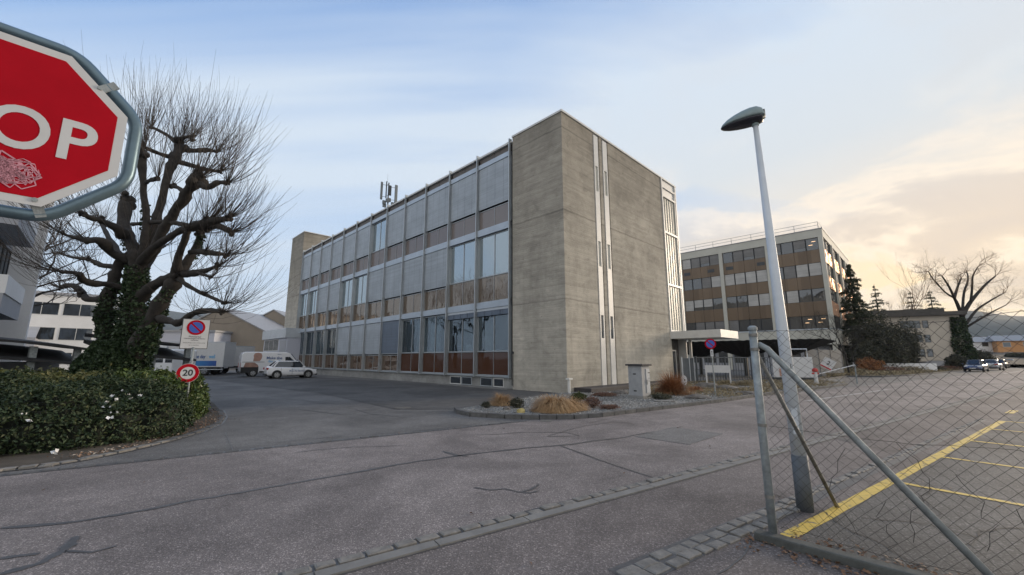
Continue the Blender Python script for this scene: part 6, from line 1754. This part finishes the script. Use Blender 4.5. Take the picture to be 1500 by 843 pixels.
g2 = gable('gabled_hall', 'second tan gabled hall with bright roof lights left of its ridge', 396, 78, -6.5, 6.0, 7.2, 10.8, 16, R(2), .5, True)
# low hall with white fascia and window band
c = at(416, 525, 47); b5 = thing('low_hall', 'low hall with pale fascia, white-framed window band and grey roller door', 'building', (c.x, c.y, 0), R(-45.3))
MB().box(-9, .55, 0, 8, 0, 5.0).build('wall', 'lav_wall', b5)
MB().box(-9.1, .6, -.25, 8.1, 4.0, 5.1).build('fascia', 'alu_light', b5)
for r_, (z0, z1) in enumerate(((2.55, 3.9), (1.1, 2.45))):
    for k in range(3): win(b5, -8.6+k*2.0, -6.65+k*2.0, z0, z1, 0, 4, 'white_metal', 'glass_far')
MB().box(-2.0, .3, -.04, -.002, 0, 3.7).build('roller_door', 'grey_wall', b5)
# small red and white round sign among the leaves
q = at(208, 541, 14.5); t = thing('round_sign', 'small red and white round sign between ivy and hedge', 'traffic sign', (q.x, q.y, 0))
nn_ = -Vector((q.x, q.y, 0)).normalized()
dd = fixn(MB().disc(q, nn_, .16, .01, 24).build('disc', 'sign_white', t, world=True)); fixn(MB().disc(q+nn_*.012, nn_, .12, .002, 24).build('red_field', 'sign_red', dd, world=True))
MB().tube([Vector((q.x, q.y, 0)), q-nn_*.02], .025, 8).build('pole', 'galv', t, world=True)
# shelter with a dark curved roof
def shelter(label, pxa, pxb, Ya, Yb, z0, sag, depth=3.4):
    a = at(pxa, 525, Ya); b = at(pxb, 525, Yb); a.z = b.z = 0
    d_ = (b-a); L_ = d_.length; d_.normalize(); n_ = Vector((-d_.y, d_.x, 0))
    if n_.y < 0: n_ = -n_
    t = thing('bicycle_shelter', label, 'shelter', tuple(a), 0, 'dark roofed shelters behind the hedge'); mb = MB(); k = 12; rings = []
    for i in range(k+1):
        u = i/k; z = z0+sag*sin(pi*u)*.5-.35*u; r_ = []
        for (dd_, dz) in ((0, 0), (depth, .15), (depth, .33), (0, .10)):
            q = a+d_*L_*u+n_*dd_; r_.append((q.x, q.y, z+dz))
        rings.append(r_)
    fixn(mb.loft(rings).build('roof', 'dark', t, world=True))
    mb = MB(); rings = [[(p[0], p[1], p[2]-.68*(j in (0, 3))+(-.02 if j in (0, 3) else -.3)) for j, p in enumerate(r_)] for r_ in rings]
    fixn(MB().loft(rings).build('under_lining', 'dark', t, world=True))
    for u in (.08, .5, .92):
        q = a+d_*L_*u+n_*.4; MB().obox(Vector((q.x, q.y, z0/2-.1)), d_, n_, Z3, .11, .11, z0/2-.1).build('post', 'galv', t, world=True, bevel=.01)
    if pxa > 100: return t
    bw = MB(); q0 = a+n_*depth; q1 = b+n_*depth
    MB().obox((q0+q1)/2+Z3*.75, d_, n_, Z3, L_/2, .05, .75).build('back_wall', 'grey_wall', t, world=True)
    return t
shelter('dark shelter roof left of the ivy trunk, above the olive hedge', -40, 128, 15.8, 18.6, 2.35, .1)
shelter('dark shelter roof right of the ivy trunk, in front of the white bus', 160, 288, 18.5, 21.5, 2.55, .0)

# ------------------------------------------------------------------ beige house and far town on the right
hp = at(1348, 525, 68); bh = thing('apartment_house', 'beige flat-roofed house with dark eaves between shrubs and the ivy tree', 'house', (hp.x, hp.y, 0), R(-25))
MB().box(-6.5, 5.6, 0, 11, 0, 1.3).build('basement', 'grey_wall', bh)
MB().box(-6.5, 5.6, -.05, 11, 1.302, 8.6).build('wall', 'house_wall', bh)
MB().box(-7.3, 6.3, -.8, 12, 8.602, 9.2).box(-6.3, 4.6, 1.5, 10, 9.202, 9.9).build('roof', 'roof_dark', bh)
for z in (1.9, 4.25, 6.6):
    for x0, x1 in ((-1.9, .7), (.95, 1.7)): win(bh, x0, x1, z, z+1.25, -.05, 2 if x1-x0 > 1 else 1, 'roof_dark', 'glass_far')
    MB().box(-2.3, .75, -.5, -.052, z-.75, z-.1).build('balcony', 'house_wall', bh)
MB().box(3.0, 3.9, -.03, -.002, .2, 1.1).build('basement_window', 'glass_far', bh)
lw = at(1315, 525, 51.5); lwt = tag(MB().box(-3.4, 3.4, -.1, .1, 0, 1.05).build('low_wall', 'white_wall', bevel=.02), 'long low whitish wall below the dark shrubs', 'wall'); lwt.location = (lw.x, lw.y, 0); lwt.rotation_euler = (0, 0, R(-30))
def house(label, px, Y, wd, dp, h, rz, wall, roof, flat_=False, rh=1.8, fl=2, nw=3):
    c = at(px, 525, Y); o = thing('distant_house', label, 'house', (c.x, c.y, HZ(Y)), rz, 'houses of the far town')
    MB().box(-wd/2, wd/2, 0, dp, -3, h).build('wall', wall, o)
    if flat_: MB().box(-wd/2-.3, wd/2+.3, -.3, dp+.3, h+.002, h+.5).build('roof', roof, o)
    else: fixn(MB().extr([(-wd/2-.5, -.5, h), (-wd/2-.5, dp/2, h+rh), (-wd/2-.5, dp+.5, h)], (wd+1, 0, 0)).build('roof', roof, o))
    for f in range(fl):
        for k in range(nw):
            x = -wd/2+wd*(k+.5)/nw; win(o, x-.8, x+.8, .9+f*2.9, 2.3+f*2.9, 0, 1, 'white_metal', 'glass_far')
    return o
def HZ(Y): return max(0, (Y-95)*.045)
house('white gabled house nearest behind the parked cars', 1447, 128, 11, 9, 5.2, R(-20), 'white_wall', 'roof_grey')
house('white house with a grey gable left of the orange house', 1471, 150, 14, 9, 5.0, R(-30), 'white_wall', 'roof_grey', nw=4)
house('orange rendered house at the right edge of the picture', 1494, 122, 8, 8, 5.6, R(-35), 'orange_wall', 'roof_grey', nw=2)
house('small white house below the dark hillside houses', 1437, 165, 12, 9, 5.5, R(-15), 'white_wall', 'roof_dark')
house('long flat-roofed block high on the slope at the right edge', 1487, 215, 34, 10, 7.0, R(-25), 'grey_wall', 'roof_grey', True, fl=3, nw=8)
house('long dark-roofed terrace across the slope, left of the flat-roofed block', 1452, 210, 40, 12, 4.0, R(-25), 'white_wall', 'roof_dark', rh=4, nw=9)
house('pale bungalow between the white house and the far hedge', 1482, 136, 9, 8, 3.0, R(-30), 'white_wall', 'roof_grey', fl=1, nw=2)
# ------------------------------------------------------------------ hills
def hills(name, a0, a1, dist, prof, mat='hill', depth=700):
    mb = MB(); n = 90; rows = 10; nn = []
    for i in range(n+1):
        az = R(a0+(a1-a0)*i/n); d_ = Vector((sin(az), cos(az), 0)); h_ = prof(i/n, math.degrees(az))
        for j in range(rows+1):
            v = j/rows; rr = dist+depth*(v-.5)*2; z = h_*sin(pi*v*.5)**.8*(1+.10*noise.noise(Vector((az*14, v*3, 1))))-6*(1-v)
            mb.v.append(Vector((d_.x*rr, d_.y*rr, z)))
    for i in range(n):
        for j in range(rows):
            a = i*(rows+1)+j; mb.f.append((a, a+rows+1, a+rows+2, a+1))
    return struct(fixn(mb.build(name, mat, smooth=True)))
def pl_(u, az):
    return 285+30*noise.noise(Vector((az*.09, 2, 3)))+8*noise.noise(Vector((az*.6, 2, 3)))
hills('hills', -75, 20, 2600, pl_)
def pr_(u, az): return 120*min(1, max(0, (az-30)/14))+14*noise.noise(Vector((az*.3, 7, 3)))+10
hills('hills', 20, 78, 1500, pr_, depth=400)
# rising ground under the far town
tm = MB(); r0 = 95
n = 30
for i in range(n+1):
    az = R(42+i*1.3); d_ = Vector((sin(az), cos(az), 0))
    for rr in (118, 170, 300, 700, 1100): tm.v.append(Vector((d_.x*rr, d_.y*rr, HZ(rr)*.85-.3)))
for i in range(n):
    for j in range(4): a = i*5+j; tm.f.append((a, a+5, a+6, a+1))
struct(fixn(tm.build('slope', 'soil', smooth=True)))
# ------------------------------------------------------------------ air
hz, hnt, hb_ = newmat('haze')
hnt.nodes.remove(hb_)
pv_ = N(hnt, 'ShaderNodeVolumePrincipled'); pv_.inputs['Color'].default_value = (.72, .80, .92, 1); pv_.inputs['Density'].default_value = .0001; pv_.inputs['Anisotropy'].default_value = .2
hnt.links.new(pv_.outputs[0], hnt.nodes['Material Output'].inputs['Volume'])
M['haze'] = hz
o = MB().box(-3700, 3700, -500, 3700, -8, 420).build('haze', 'haze'); o['kind'] = 'stuff'; tag(o, 'thin pale evening haze filling the air over the whole place', 'haze')
